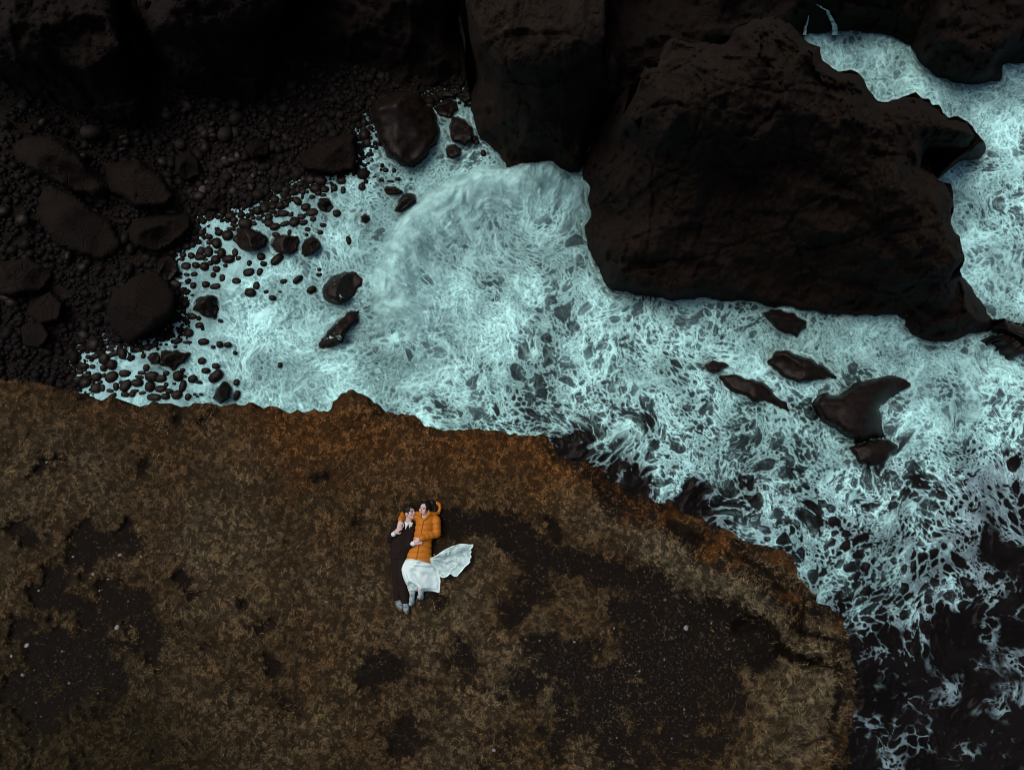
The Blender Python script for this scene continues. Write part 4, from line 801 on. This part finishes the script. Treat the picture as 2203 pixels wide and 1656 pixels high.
class Clay:
    """a body grown from tapered limbs and ellipsoids that melt into each other"""
    def __init__(s, lo, hi, h):
        s.h = h; s.o = np.array(lo, float); s.n = np.ceil((np.array(hi) - s.o) / h).astype(int) + 1; s.f = np.full(s.n, 0.25)
    def sub(s, lo, hi, pad):
        a = np.clip(np.floor((np.array(lo) - pad - s.o) / s.h).astype(int), 0, s.n); b = np.clip(np.ceil((np.array(hi) + pad - s.o) / s.h).astype(int) + 1, 0, s.n)
        sl = tuple(slice(x, y) for x, y in zip(a, b)); g = np.meshgrid(*[s.o[i] + s.h * np.arange(a[i], b[i]) for i in range(3)], indexing='ij', sparse=False)
        return sl, g
    def join(s, sl, d, k, cut=False):
        f = s.f[sl]
        if cut: s.f[sl] = np.maximum(f, -d); return
        if k > 0:
            hh = np.clip(.5 + .5 * (f - d) / k, 0, 1); s.f[sl] = f * (1 - hh) + d * hh - k * hh * (1 - hh)
        else: s.f[sl] = np.minimum(f, d)
    def limb(s, a, b, ra, rb, k=.015, puff=0, period=.08, cut=False):
        a, b = np.array(a, float), np.array(b, float); R = max(ra, rb) + puff
        sl, (X, Y, Z) = s.sub(np.minimum(a, b) - R, np.maximum(a, b) + R, .05 + k)
        if X.size == 0: return
        d = b - a; L = math.sqrt(d @ d) + 1e-9; t = np.clip(((X - a[0]) * d[0] + (Y - a[1]) * d[1] + (Z - a[2]) * d[2]) / L ** 2, 0, 1)
        r = ra + (rb - ra) * t
        if puff: r = r + puff * (np.abs(np.sin(math.pi * t * L / period)) ** .45 - .7)
        s.join(sl, np.sqrt((X - a[0] - t * d[0]) ** 2 + (Y - a[1] - t * d[1]) ** 2 + (Z - a[2] - t * d[2]) ** 2) - r, k, cut)
    def chain(s, pts, rs, k=.015, **kw):
        for i in range(len(pts) - 1): s.limb(pts[i], pts[i + 1], rs[i], rs[i + 1], k, **kw)
    def egg(s, c, r, R=None, k=.015, cut=False):
        c = np.array(c, float); m = max(r); sl, (X, Y, Z) = s.sub(c - m, c + m, .04 + k)
        if X.size == 0: return
        x, y, z = X - c[0], Y - c[1], Z - c[2]
        if R is not None: x, y, z = (x * R[i][0] + y * R[i][1] + z * R[i][2] for i in range(3))
        k0 = np.sqrt((x / r[0]) ** 2 + (y / r[1]) ** 2 + (z / r[2]) ** 2); k1 = np.sqrt((x / r[0] ** 2) ** 2 + (y / r[1] ** 2) ** 2 + (z / r[2] ** 2) ** 2) + 1e-9
        s.join(sl, np.where(k0 < .05, -min(r), k0 * (k0 - 1) / k1), k, cut)
    def trunk(s, A, B, ts, hw, hz, zc, k=.02, fn=None, ends=(.02, .02)):
        """flattened column from A to B on the ground with half width hw(t), half height hz(t)"""
        A, B = np.array(A[:2], float), np.array(B[:2], float); m = max(hw) + .05
        lo = np.r_[np.minimum(A, B) - m, 0 - .05]; hi = np.r_[np.maximum(A, B) + m, .5]; sl, (X, Y, Z) = s.sub(lo, hi, 0)
        d = B - A; L = math.hypot(*d); d /= L; t = ((X - A[0]) * d[0] + (Y - A[1]) * d[1]) / L; w = -(X - A[0]) * d[1] + (Y - A[1]) * d[0]
        W_ = np.interp(t, ts, hw); H_ = np.interp(t, ts, hz); C_ = np.interp(t, ts, zc)
        e = np.sqrt((w / W_) ** 2 + ((Z - C_) / H_) ** 2) ; dd = (e - 1) * np.minimum(W_, H_) * .85
        if fn is not None: dd = dd + fn(t * L, w, Z)
        dd = np.maximum(dd, np.maximum(-t * L - ends[0], (t - 1) * L - ends[1])); s.join(sl, dd, k)
    def build(s, name, mat, parent, col=None, smooth=1):
        f = s.f; f[0], f[-1], f[:, 0], f[:, -1], f[:, :, 0], f[:, :, -1] = (.2,) * 6
        v, q = surf_net(f, s.o, s.h)
        at_ = {}
        if col is not None: at_['col'] = ('FLOAT_COLOR', np.c_[col(v), np.ones(len(v))])
        return mesh(name, v, q, mat, parent, attrs=at_)

def Z(zx, zy, z=0.0): return np.array([(zx - 700) / 735, (800 - zy) / 735, z])
ppx, ppy = 780 + 700 / 5.52, 1040 + 800 / 5.52
P0 = np.array([[ppx, ppy], [900, 1120], [905, 1240], [880, 1190]]); gz = float(cliff_fields(P0, seg_dist(P0, RIM))[1].mean()) - .01
def person_root(label):
    e = bpy.data.objects.new('person', None); COL.objects.link(e); e.location = at(ppx, ppy, gz).tolist(); e.empty_display_size = .3
    return tag(e, label, 'person')
def frame(up, face):
    u = np.array(up, float); u /= np.linalg.norm(u); f = np.array(face, float); f -= u * (f @ u); f /= np.linalg.norm(f); sd = np.cross(f, u); return sd, f, u

SKIN = MatB('skin'); SKIN.set(Base_Color=SKIN.attr('col', 'Color'), Roughness=0.55, Specular_IOR_Level=0.3, Subsurface_Weight=0.0); SKIN = SKIN.m
ORANGE = plain('ochre_nylon', (.46, .150, .010), 0.5, 0.25, 0.08, 14)
SUIT = plain('dark_wool', (.0125, .0075, .0062), 0.85, 0.15, 0.25, 40)
WHITE = plain('white_cotton', (.70, .76, .78), 0.8, 0.2, 0.05)
HAIRM = MatB('black_hair'); hn = HAIRM.noise(HAIRM.vmul(HAIRM.obj(), (60, 18, 60)), 1.0, 3); HAIRM.set(Base_Color=HAIRM.mix(hn, (.004, .003, .003), (.013, .008, .006)), Roughness=0.5, Specular_IOR_Level=0.2); HAIRM = HAIRM.m
SATIN = MatB('white_satin'); sn = SATIN.noise(SATIN.obj(), 6, 3); SATIN.set(Base_Color=SATIN.mix(sn.step(.3, .7), (.68, .86, .845), (.74, .91, .89)), Roughness=0.55, Specular_IOR_Level=0.3); SATIN = SATIN.m
TULLE = MatB('white_tulle'); tn = TULLE.noise(TULLE.obj(), 9, 4, .6, .6); TULLE.set(Base_Color=(.66, .86, .85), Alpha=tn.step(.30, .60) * .30 + TULLE.attr('top') * .40 + .42, Roughness=0.6, Specular_IOR_Level=0.2); TULLE = TULLE.m
SHOE = plain('grey_canvas', (.17, .23, .245), 0.8, 0.2, 0.7, 38)
BOOT = plain('pale_leather', (.27, .37, .385), 0.6, 0.3, 0.5, 34)
SOLE = plain('tan_rubber', (.16, .095, .06), 0.8, 0.2, 0.1)
PETAL = plain('ivory_petal', (.66, .68, .60), 0.8, 0.2, 0.1)

def add_head(c, H, R, neck):
    sd, f, u = R; M = np.array([sd, f, u]); g = lambda s, fr, up: H + sd * s + f * fr + u * up
    c.egg(g(0, -.006, .022), (.074, .092, .098), M, .0); c.egg(g(0, .026, -.045), (.056, .060, .062), M, .02)
    c.egg(g(0, .058, -.088), (.024, .022, .020), M, .02)
    for s_ in (-1, 1):
        c.egg(g(s_ * .038, .060, -.020), (.026, .024, .024), M, .015); c.limb(g(s_ * .014, .086, .026), g(s_ * .046, .072, .026), .008, .007, .008)
        c.egg(g(s_ * .077, -.006, -.012), (.010, .020, .031), M, .006)
    for s_ in (-1, 1):
        c.egg(g(s_ * .031, .092, .006), (.017, .014, .011), M, 0, cut=True); c.egg(g(s_ * .031, .072, .006), (.014, .014, .012), M, .002)
    c.limb(g(0, .088, .016), g(0, .108, -.024), .007, .012, .006); c.limb(g(-.013, .092, -.028), g(.013, .092, -.028), .008, .008, .005)
    c.limb(g(-.022, .080, -.056), g(.022, .080, -.056), .006, .006, .005); c.limb(g(-.018, .077, -.066), g(.018, .077, -.066), .008, .008, .006)
    c.limb(g(0, -.022, -.06), neck, .050, .056, .02)
def face_tint(v, H, R, c, lip=(.40, .16, .15)):
    sd, f, u = R; d = v - H; s, fr, up = d @ sd, d @ f, d @ u; on = fr > .035
    def dab(ss, uu, a, b, colr, k):
        w = np.exp(-(((np.abs(s) if ss else s) - ss) / a) ** 2 - ((up - uu) / b) ** 2) * on * k; w = np.clip(w * 1.3, 0, 1)[:, None]; c[:] = c * (1 - w) + np.array(colr) * w
    dab(.031, .006, .013, .006, (.02, .014, .013), 1.1); dab(.031, .027, .020, .006, (.03, .018, .014), 1.0); dab(0, -.060, .021, .008, lip, .9)
    dab(.042, -.03, .02, .02, (.55, .30, .27), .35); dab(.006, -.036, .005, .004, (.2, .1, .09), .7)
    return c
def add_hand(c, wrist, tip, normal, curl=.9, thumb=1, spread=.25):
    """palm and five bent fingers from wrist towards tip; fingers curl towards -normal"""
    w, t, nn = (np.array(x, float) for x in (wrist, tip, normal)); d = t - w; d /= np.linalg.norm(d); nn -= d * (nn @ d); nn /= np.linalg.norm(nn); sd = np.cross(d, nn)
    pc = w + d * .045; M = np.array([sd, d, nn]); c.egg(pc, (.040, .050, .017), M, .01); c.limb(w - d * .05, w + d * .01, .027, .027, .012)
    for i, L in enumerate((.068, .078, .074, .058)):
        off = (i - 1.5) * .0195; a = w + d * .085 + sd * off; dd = d + sd * off * spread * 8; dd /= np.linalg.norm(dd); p = a
        for j, fr in enumerate((.45, .32, .23)):
            ca = curl * (.25 + .55 * j); q = p + (dd * math.cos(ca) - nn * math.sin(ca)) * L * fr * 1.05; c.limb(p, q, .0098 - .001 * j, .0092 - .001 * j, .003); p = q
    a = w + d * .03 + sd * thumb * .032; b = a + (d * .6 + sd * thumb * .75 - nn * .3) * .036; e = b + (d * .95 + sd * thumb * .1 - nn * .35) * .032; c.limb(a, b, .013, .011, .008); c.limb(b, e, .011, .009, .003)

# ---- man in the dark suit
man = person_root('man in dark suit lying on the grass, face turned to the woman beside him')
mR = frame((-.16, .98, .06), (.80, .05, .62)); mH = Z(560, 352, .135); mneck = Z(538, 455, .10)
mp = dict(shR=Z(408, 490, .13), elR=Z(336, 655, .10), wrR=Z(392, 596, .235), shL=Z(606, 492, .13), elL=Z(566, 735, .17), wrL=Z(628, 708, .255), hipR=Z(408, 815, .10), hipL=Z(486, 815, .10), knR=Z(425, 1085, .11), knL=Z(487, 1085, .12), anR=Z(438, 1325, .085), anL=Z(532, 1355, .095))
c = Clay((-.60, -1.0, -.04), (.12, .78, .40), .0058)
c.trunk(Z(525, 480), Z(450, 815), (0, .3, .7, 1), (.165, .150, .130, .140), (.085, .095, .085, .09), (.105, .11, .10, .10))
for a, b, e, r in (('shR', 'elR', 'wrR', 0), ('shL', 'elL', 'wrL', 0)): c.chain([mp[a], mp[b], mp[e]], [.050, .041, .029], .02)
for a, b, e in (('hipR', 'knR', 'anR'), ('hipL', 'knL', 'anL')): c.chain([mp[a], mp[b], mp[e]], [.075, .055, .042], .02)
add_head(c, mH, mR, mneck); c.limb(mneck, Z(525, 500, .11), .056, .07, .02)
add_hand(c, Z(404, 586, .245), Z(468, 528, .285), (-.35, .2, .85), .55, 1); add_hand(c, Z(640, 705, .262), Z(715, 688, .275), (.1, .2, .95), 1.25, -1)
def man_col(v):
    k = np.tile(np.array((.56, .395, .365)), (len(v), 1)); return face_tint(v, mH, mR, k, (.42, .19, .17))
c.build('body', SKIN, man, man_col)
c = Clay((-.62, -.28, -.04), (.12, .60, .42), .0072)       # suit jacket
def lap(s, w, z): return .006 * np.exp(-((w - .02 - .10 * (s - .3)) / .006) ** 2) * (z > .1) + .004 * np.sin(w * 60 + s * 22) * .5
c.trunk(Z(530, 468), Z(452, 828), (0, .12, .35, .75, 1), (.135, .185, .172, .158, .172), (.075, .100, .112, .105, .105), (.11, .115, .12, .11, .105), fn=lap)
c.chain([mp['shR'], mp['elR'], mp['wrR'] + Z(708, 792, 0) * 0], [.066, .056, .043], .03); c.chain([mp['shL'], mp['elL'], mp['wrL'] - (mp['wrL'] - mp['elL']) * .05], [.066, .055, .042], .03)
c.egg(Z(540, 452, .12), (.062, .060, .085), None, 0, cut=True); c.limb(Z(380, 610, .245), Z(440, 560, .29), .032, .032, 0, cut=True); c.limb(Z(629, 707, .257), Z(700, 690, .28), .031, .031, 0, cut=True)
c.build('suit_jacket', SUIT, man)
c = Clay((-.60, -.98, -.04), (-.10, .06, .30), .0075)      # trousers
c.trunk(Z(458, 760), Z(445, 870), (0, 1), (.150, .150), (.10, .10), (.10, .10))
for a, b, e in (('hipR', 'knR', 'anR'), ('hipL', 'knL', 'anL')): c.chain([mp[a], mp[b], mp[e] + (mp[e] - mp[b]) * .04], [.095, .076, .066], .022)
c.build('trousers', SUIT, man)
c = Clay((-.50, .30, .0), (-.08, .56, .36), .0055)         # shirt: collar, chest opening and cuffs
c.trunk(Z(540, 445), Z(527, 530), (0, .35, 1), (.062, .066, .020), (.080, .090, .104), (.112, .118, .122)); c.egg(Z(541, 438, .135), (.050, .046, .10), None, 0, cut=True)
c.build('shirt', WHITE, man)
for nm, a, b in (('cuff', Z(386, 602, .235), Z(402, 589, .247)), ('cuff', Z(620, 711, .254), Z(640, 706, .262))):
    c = Clay(np.minimum(a, b) - .06, np.maximum(a, b) + .06, .0045); c.limb(a, b, .040, .036, 0); c.limb(a + (b - a) * .6, b + (b - a) * 1.6, .030, .030, 0, cut=True); c.build(nm, WHITE, man)
def hair_cap(c, H, R, big, face, seed, extra=()):
    sd, f, u = R; M = np.array([sd, f, u]); g = lambda s, fr, up: H + sd * s + f * fr + u * up
    c.egg(g(*big[0]), big[1], M, 0)
    for a, r in extra: c.egg(a, r, None, .03)
    sl, (X, Y, Zz) = c.sub(c.o, c.o + c.h * c.n, 0); c.f[sl] += .007 * fbm(X * 55, Y * 22, Zz * 40, 2, seed) + .004 * fbm(X * 120, Y * 50, Zz * 90, 1, seed + 3)
    for a, r in face: c.egg(g(*a), r, M, 0, cut=True)
c = Clay(mH - .17, mH + .17, .0052); hair_cap(c, mH, mR, ((0, -.016, .034), (.085, .098, .104)), [((0, .098, -.036), (.072, .080, .094)), ((0, .03, -.12), (.10, .11, .075)), ((.075, -.004, -.03), (.03, .034, .045)), ((-.075, -.004, -.03), (.03, .034, .045))], 5); c.build('hair', HAIRM, man)
for ank, toe, s_ in ((mp['anR'], Z(488, 1432, .15), 0), (mp['anL'], Z(556, 1468, .15), 1)):
    a = ank + np.array([0, -.025, 0]); b = toe; d = (b - a) / np.linalg.norm(b - a); c = Clay(np.minimum(a, b) - .11, np.maximum(a, b) + .11, .0055)
    heel = a + np.array([.012, -.055, -.035]); ball = heel + (b - heel) * .72
    c.limb(a, heel, .046, .040, .02); c.limb(heel, ball, .040, .045, .02); c.limb(a, ball, .040, .038, .03); c.limb(ball, b, .043, .034, .02)
    sh = c.build('shoe', SHOE, man)
    c = Clay(np.minimum(heel, b) - .11, np.maximum(heel, b) + .11, .006); n_ = np.array([.25, -1, -.28]); n_ /= np.linalg.norm(n_); o_ = n_ * .048
    c.limb(heel + o_, ball + o_, .030, .038, .01); c.limb(ball + o_, b + o_ * .8, .038, .030, .01); c.build('sole', SOLE, sh)
    for q_ in range(3):
        m_ = a + (ball - a) * (.25 + .25 * q_) + np.array([0, .012, .036]); c = Clay(m_ - .05, m_ + .05, .004); c.limb(m_ + np.array([-.024, 0, -.006]), m_ + np.array([.024, 0, -.006]), .006, .006, 0); c.build('lace', WHITE, sh)
# flower pinned to the lapel
fl = Z(583, 492, .232); c = Clay(fl - .07, fl + .07, .0042)
for k_ in range(9):
    a_ = k_ * 2.4; rr = .010 + .0035 * k_; c.egg(fl + np.array([math.cos(a_) * rr * .8, math.sin(a_) * rr * 1.25 + .004, .006 * math.sin(k_)]), (.012, .015, .010), None, .002)
bt = c.build('buttonhole_flower', PETAL, man); c = Clay(fl + np.array([-.05, -.10, -.05]), fl + np.array([.05, .02, .05]), .004); c.limb(fl, fl + np.array([-.010, -.062, .002]), .007, .008, 0); c.build('flower_stem', plain('pink_ribbon', (.30, .13, .12)), bt)

# ---- woman in the ochre quilted coat and white dress
wom = person_root('woman in ochre quilted coat and long white dress lying on the grass')
wR = frame((.16, .98, .05), (-.46, -.06, .88)); wH = Z(738, 312, .15); wneck = Z(742, 415, .13)
wp = dict(shR=Z(880, 435, .15), elR=Z(893, 598, .135), wrR=Z(712, 652, .275), shL=Z(655, 400, .11), elL=Z(482, 372, .075), wrL=Z(463, 438, .205))
c = Clay((-.40, -.88, -.04), (.34, .80, .42), .0058)
c.trunk(Z(768, 400), Z(680, 850), (0, .3, .7, 1), (.135, .125, .115, .150), (.08, .09, .08, .085), (.10, .11, .10, .10))
c.chain([wp['shR'], wp['elR'], wp['wrR']], [.042, .036, .026], .02); c.chain([wp['shL'], wp['elL'], wp['wrL']], [.042, .036, .026], .02)
c.chain([Z(620, 850, .10), Z(535, 1030, .13), Z(610, 1290, .09)], [.070, .052, .038], .02); c.chain([Z(720, 860, .10), Z(660, 1060, .14), Z(712, 1280, .09)], [.070, .052, .038], .02)
add_head(c, wH, wR, wneck); c.limb(wneck, Z(760, 450, .11), .048, .07, .02)
add_hand(c, Z(700, 655, .282), Z(648, 692, .272), (-.1, .3, .95), .7, 1); add_hand(c, Z(461, 452, .215), Z(452, 540, .275), (-.1, .35, .92), .8, -1)
def wom_col(v):
    k = np.tile(np.array((.60, .43, .40)), (len(v), 1)); return face_tint(v, wH, wR, k, (.42, .15, .15))
c.build('body', SKIN, wom, wom_col)
c = Clay((-.42, -.22, -.04), (.36, .84, .44), .0062)       # quilted coat
def quilt(s, w, z):
    g = np.abs(np.sin(math.pi * (s + .02 * np.sin(w * 14)) / .088)) ** .40
    return -.012 * (g - .55) + .012 * np.exp(-((w + .012) / .0065) ** 2) * (z > .08) - .006 * np.exp(-((w + .035) / .016) ** 2) * (z > .08)
c.trunk(Z(768, 372), Z(678, 896), (0, .07, .2, .5, .75, 1), (.12, .155, .155, .150, .175, .216), (.07, .105, .125, .12, .115, .110), (.13, .13, .13, .125, .115, .108), fn=quilt, ends=(.0, .012), k=.0)
c.chain([wp['shR'], wp['elR']], [.075, .064], .018, puff=.009, period=.075); c.chain([wp['elR'], wp['wrR'] - np.array([-.018, -.004, 0])], [.065, .050], .018, puff=.008, period=.075)
c.chain([wp['shL'], wp['elL']], [.068, .056], .02, puff=.007, period=.08); c.chain([wp['elL'], wp['wrL'] - np.array([0, -.01, .01])], [.054, .050], .02, puff=.007, period=.07)
c.chain([Z(738, 432, .245), Z(700, 375, .215), Z(648, 362, .150)], [.026, .034, .040], .012); c.chain([Z(748, 432, .245), Z(800, 362, .215), Z(855, 372, .150), Z(900, 356, .090)], [.026, .036, .038, .026], .012)
c.egg(Z(738, 385, .20), (.052, .045, .10), None, 0, cut=True)
c.chain([Z(868, 905, .04), Z(858, 840, .04)], [.010, .016], .01)
coat = c.build('quilted_coat', ORANGE, wom)
c = Clay((.10, .52, -.03), (.36, .84, .20), .0062)         # hood lying open round the hair
c.chain([Z(880, 362, .085), Z(906, 340, .075), Z(917, 292, .07), Z(908, 252, .065), Z(876, 236, .06)], [.024, .024, .022, .026, .030], .008, puff=.006, period=.05); c.chain([Z(908, 252, .065), Z(872, 268, .055), Z(868, 285, .05)], [.020, .022, .014], .006)
c.build('hood', ORANGE, wom)
c = Clay(wH - np.array([.20, .16, .18]), wH + np.array([.30, .26, .16]), .0056)
hair_cap(c, wH, wR, ((0, -.022, .026), (.088, .098, .112)), [((-.0, .100, -.030), (.060, .075, .102)), ((0, .06, -.13), (.09, .10, .06))], 15,
         [(Z(800, 250, .07), (.095, .085, .055)), (Z(848, 290, .05), (.075, .085, .05)), (Z(700, 250, .08), (.060, .060, .06)), (Z(815, 330, .06), (.07, .06, .05)), (Z(672, 300, .06), (.03, .055, .045)), (Z(860, 330, .045), (.05, .045, .035))]); c.build('hair', HAIRM, wom)
c = Clay(Z(735, 415, .2) - .08, Z(735, 415, .2) + .08, .005); c.limb(Z(712, 385, .205), Z(742, 412, .225), .012, .010, 0); c.limb(Z(742, 412, .225), Z(752, 398, .22), .008, .006, 0); c.build('white_collar', WHITE, wom)
def cloth(name, outline, zfun, mat, parent, step=7, seed=1, th=.012, edge=.04):
    o = rough(outline, edge, 2, seed, minlen=14); P, q, d, rim = sheet(o, step); z = zfun(P, d); v = np.stack([(P[:, 0] - 700) / 735, (800 - P[:, 1]) / 735, z], 1)
    rv = np.unique(rim); n0 = len(v); v2 = v.copy(); v2[:, 2] -= th; e = np.stack([rim[:, 1], rim[:, 0], rim[:, 0] + n0, rim[:, 1] + n0], 1)
    return mesh(name, np.r_[v, v2], np.r_[q[:, ::-1] if False else q, (q + n0)[:, ::-1], e], mat, parent, attrs={'top': ('FLOAT', np.r_[sstep(26, 4, d), sstep(26, 4, d)])})
def skirt_z(P, d):
    x, y = P[:, 0], P[:, 1]; r1 = seg_dist(P, [(620, 860), (515, 1015), (560, 1120), (600, 1250)], False); r2 = seg_dist(P, [(740, 880), (690, 1060), (715, 1270)], False)
    h = .19 * np.exp(-(r1 / 85) ** 2) + .15 * np.exp(-(r2 / 150) ** 2); h = np.minimum(h, .20 - .03 * sstep(1000, 1280, y))
    a = np.arctan2(y - 940, x - 500); fold = np.sin(a * 17 + 2.5 * np.sin(a * 5) + 1.2 * fbm(x / 70, y / 70, None, 2, 301)); w = sstep(20, 240, np.hypot(x - 500, y - 940))
    return .055 + h * sstep(-10, 45, d) + .016 * fold * w + .005 * fbm(x / 60, y / 60, None, 3, 302) + .010 * sstep(14, 0, d)
cloth('dress_skirt', [(508, 872), (600, 855), (720, 875), (835, 905), (880, 960), (905, 1020), (925, 1075), (940, 1130), (936, 1200), (928, 1277), (860, 1262), (790, 1256), (705, 1268), (660, 1215), (600, 1180), (592, 1235), (560, 1240), (520, 1170), (490, 1110), (470, 1050), (462, 1000), (470, 960), (490, 910)], skirt_z, SATIN, wom)
def train_z(P, d):
    x, y = P[:, 0], P[:, 1]; a = np.arctan2(y - 890, x - 800); r_ = np.hypot(x - 800, y - 890); w = sstep(60, 330, r_)
    wr = fbm(x / 66 + 2 + .6 * np.sin(y / 40), y / 58, None, 4, 311, .55, True); rad_ = np.sin(a * 15 + 2 * fbm(x / 90, y / 90, None, 2, 312))
    bil = .11 * np.exp(-(seg_dist(P, [(880, 870), (1000, 790), (1150, 740), (1310, 725)], False) / 75) ** 2)
    return .085 + bil + .036 * wr * w + .020 * rad_ * (1 - .5 * w) + .035 * sstep(22, 0, d) * w + .02
cloth('dress_train', [(790, 890), (838, 868), (872, 860), (915, 832), (960, 800), (1030, 760), (1100, 732), (1180, 713), (1260, 716), (1334, 716), (1326, 752), (1300, 775), (1312, 805), (1294, 830), (1308, 862), (1290, 895), (1296, 925), (1265, 955), (1238, 975), (1190, 1035), (1142, 1092), (1095, 1085), (1060, 1058), (1025, 1090), (985, 1102), (950, 1100), (930, 1078), (905, 1010), (850, 960)], train_z, TULLE, wom, 5, 2, .004, .06)
cloth('dress_lining', [(520, 1150), (600, 1140), (680, 1200), (690, 1245), (640, 1262), (600, 1275), (560, 1250)], lambda P, d: .10 + .05 * sstep(0, 25, d) + .02 * fbm(P[:, 0] / 22, P[:, 1] / 22, None, 3, 321, .6, True), TULLE, wom, 6, 3, .004)
for a, b, t_ in ((Z(630, 1205, .115), Z(608, 1355, .085), Z(602, 1395, .13)), (Z(728, 1225, .11), Z(714, 1292, .09), Z(700, 1322, .13))):
    c = Clay(np.minimum(a, t_) - .10, np.maximum(a, t_) + .10, .0056); c.limb(a, b, .042, .040, .01); c.limb(b, b + np.array([.006, -.045, -.02]), .040, .036, .02); c.limb(b + np.array([.006, -.045, -.02]), t_, .036, .034, .02); bo = c.build('boot', BOOT, wom)
    for q_ in range(3):
        m_ = a + (b - a) * (.35 + .3 * q_) + np.array([-.004, 0, .040]); c = Clay(m_ - .04, m_ + .04, .004); c.limb(m_ + np.array([-.014, .004, -.003]), m_ + np.array([.014, -.004, -.003]), .0055, .0055, 0); c.build('boot_lace', SUIT, bo)
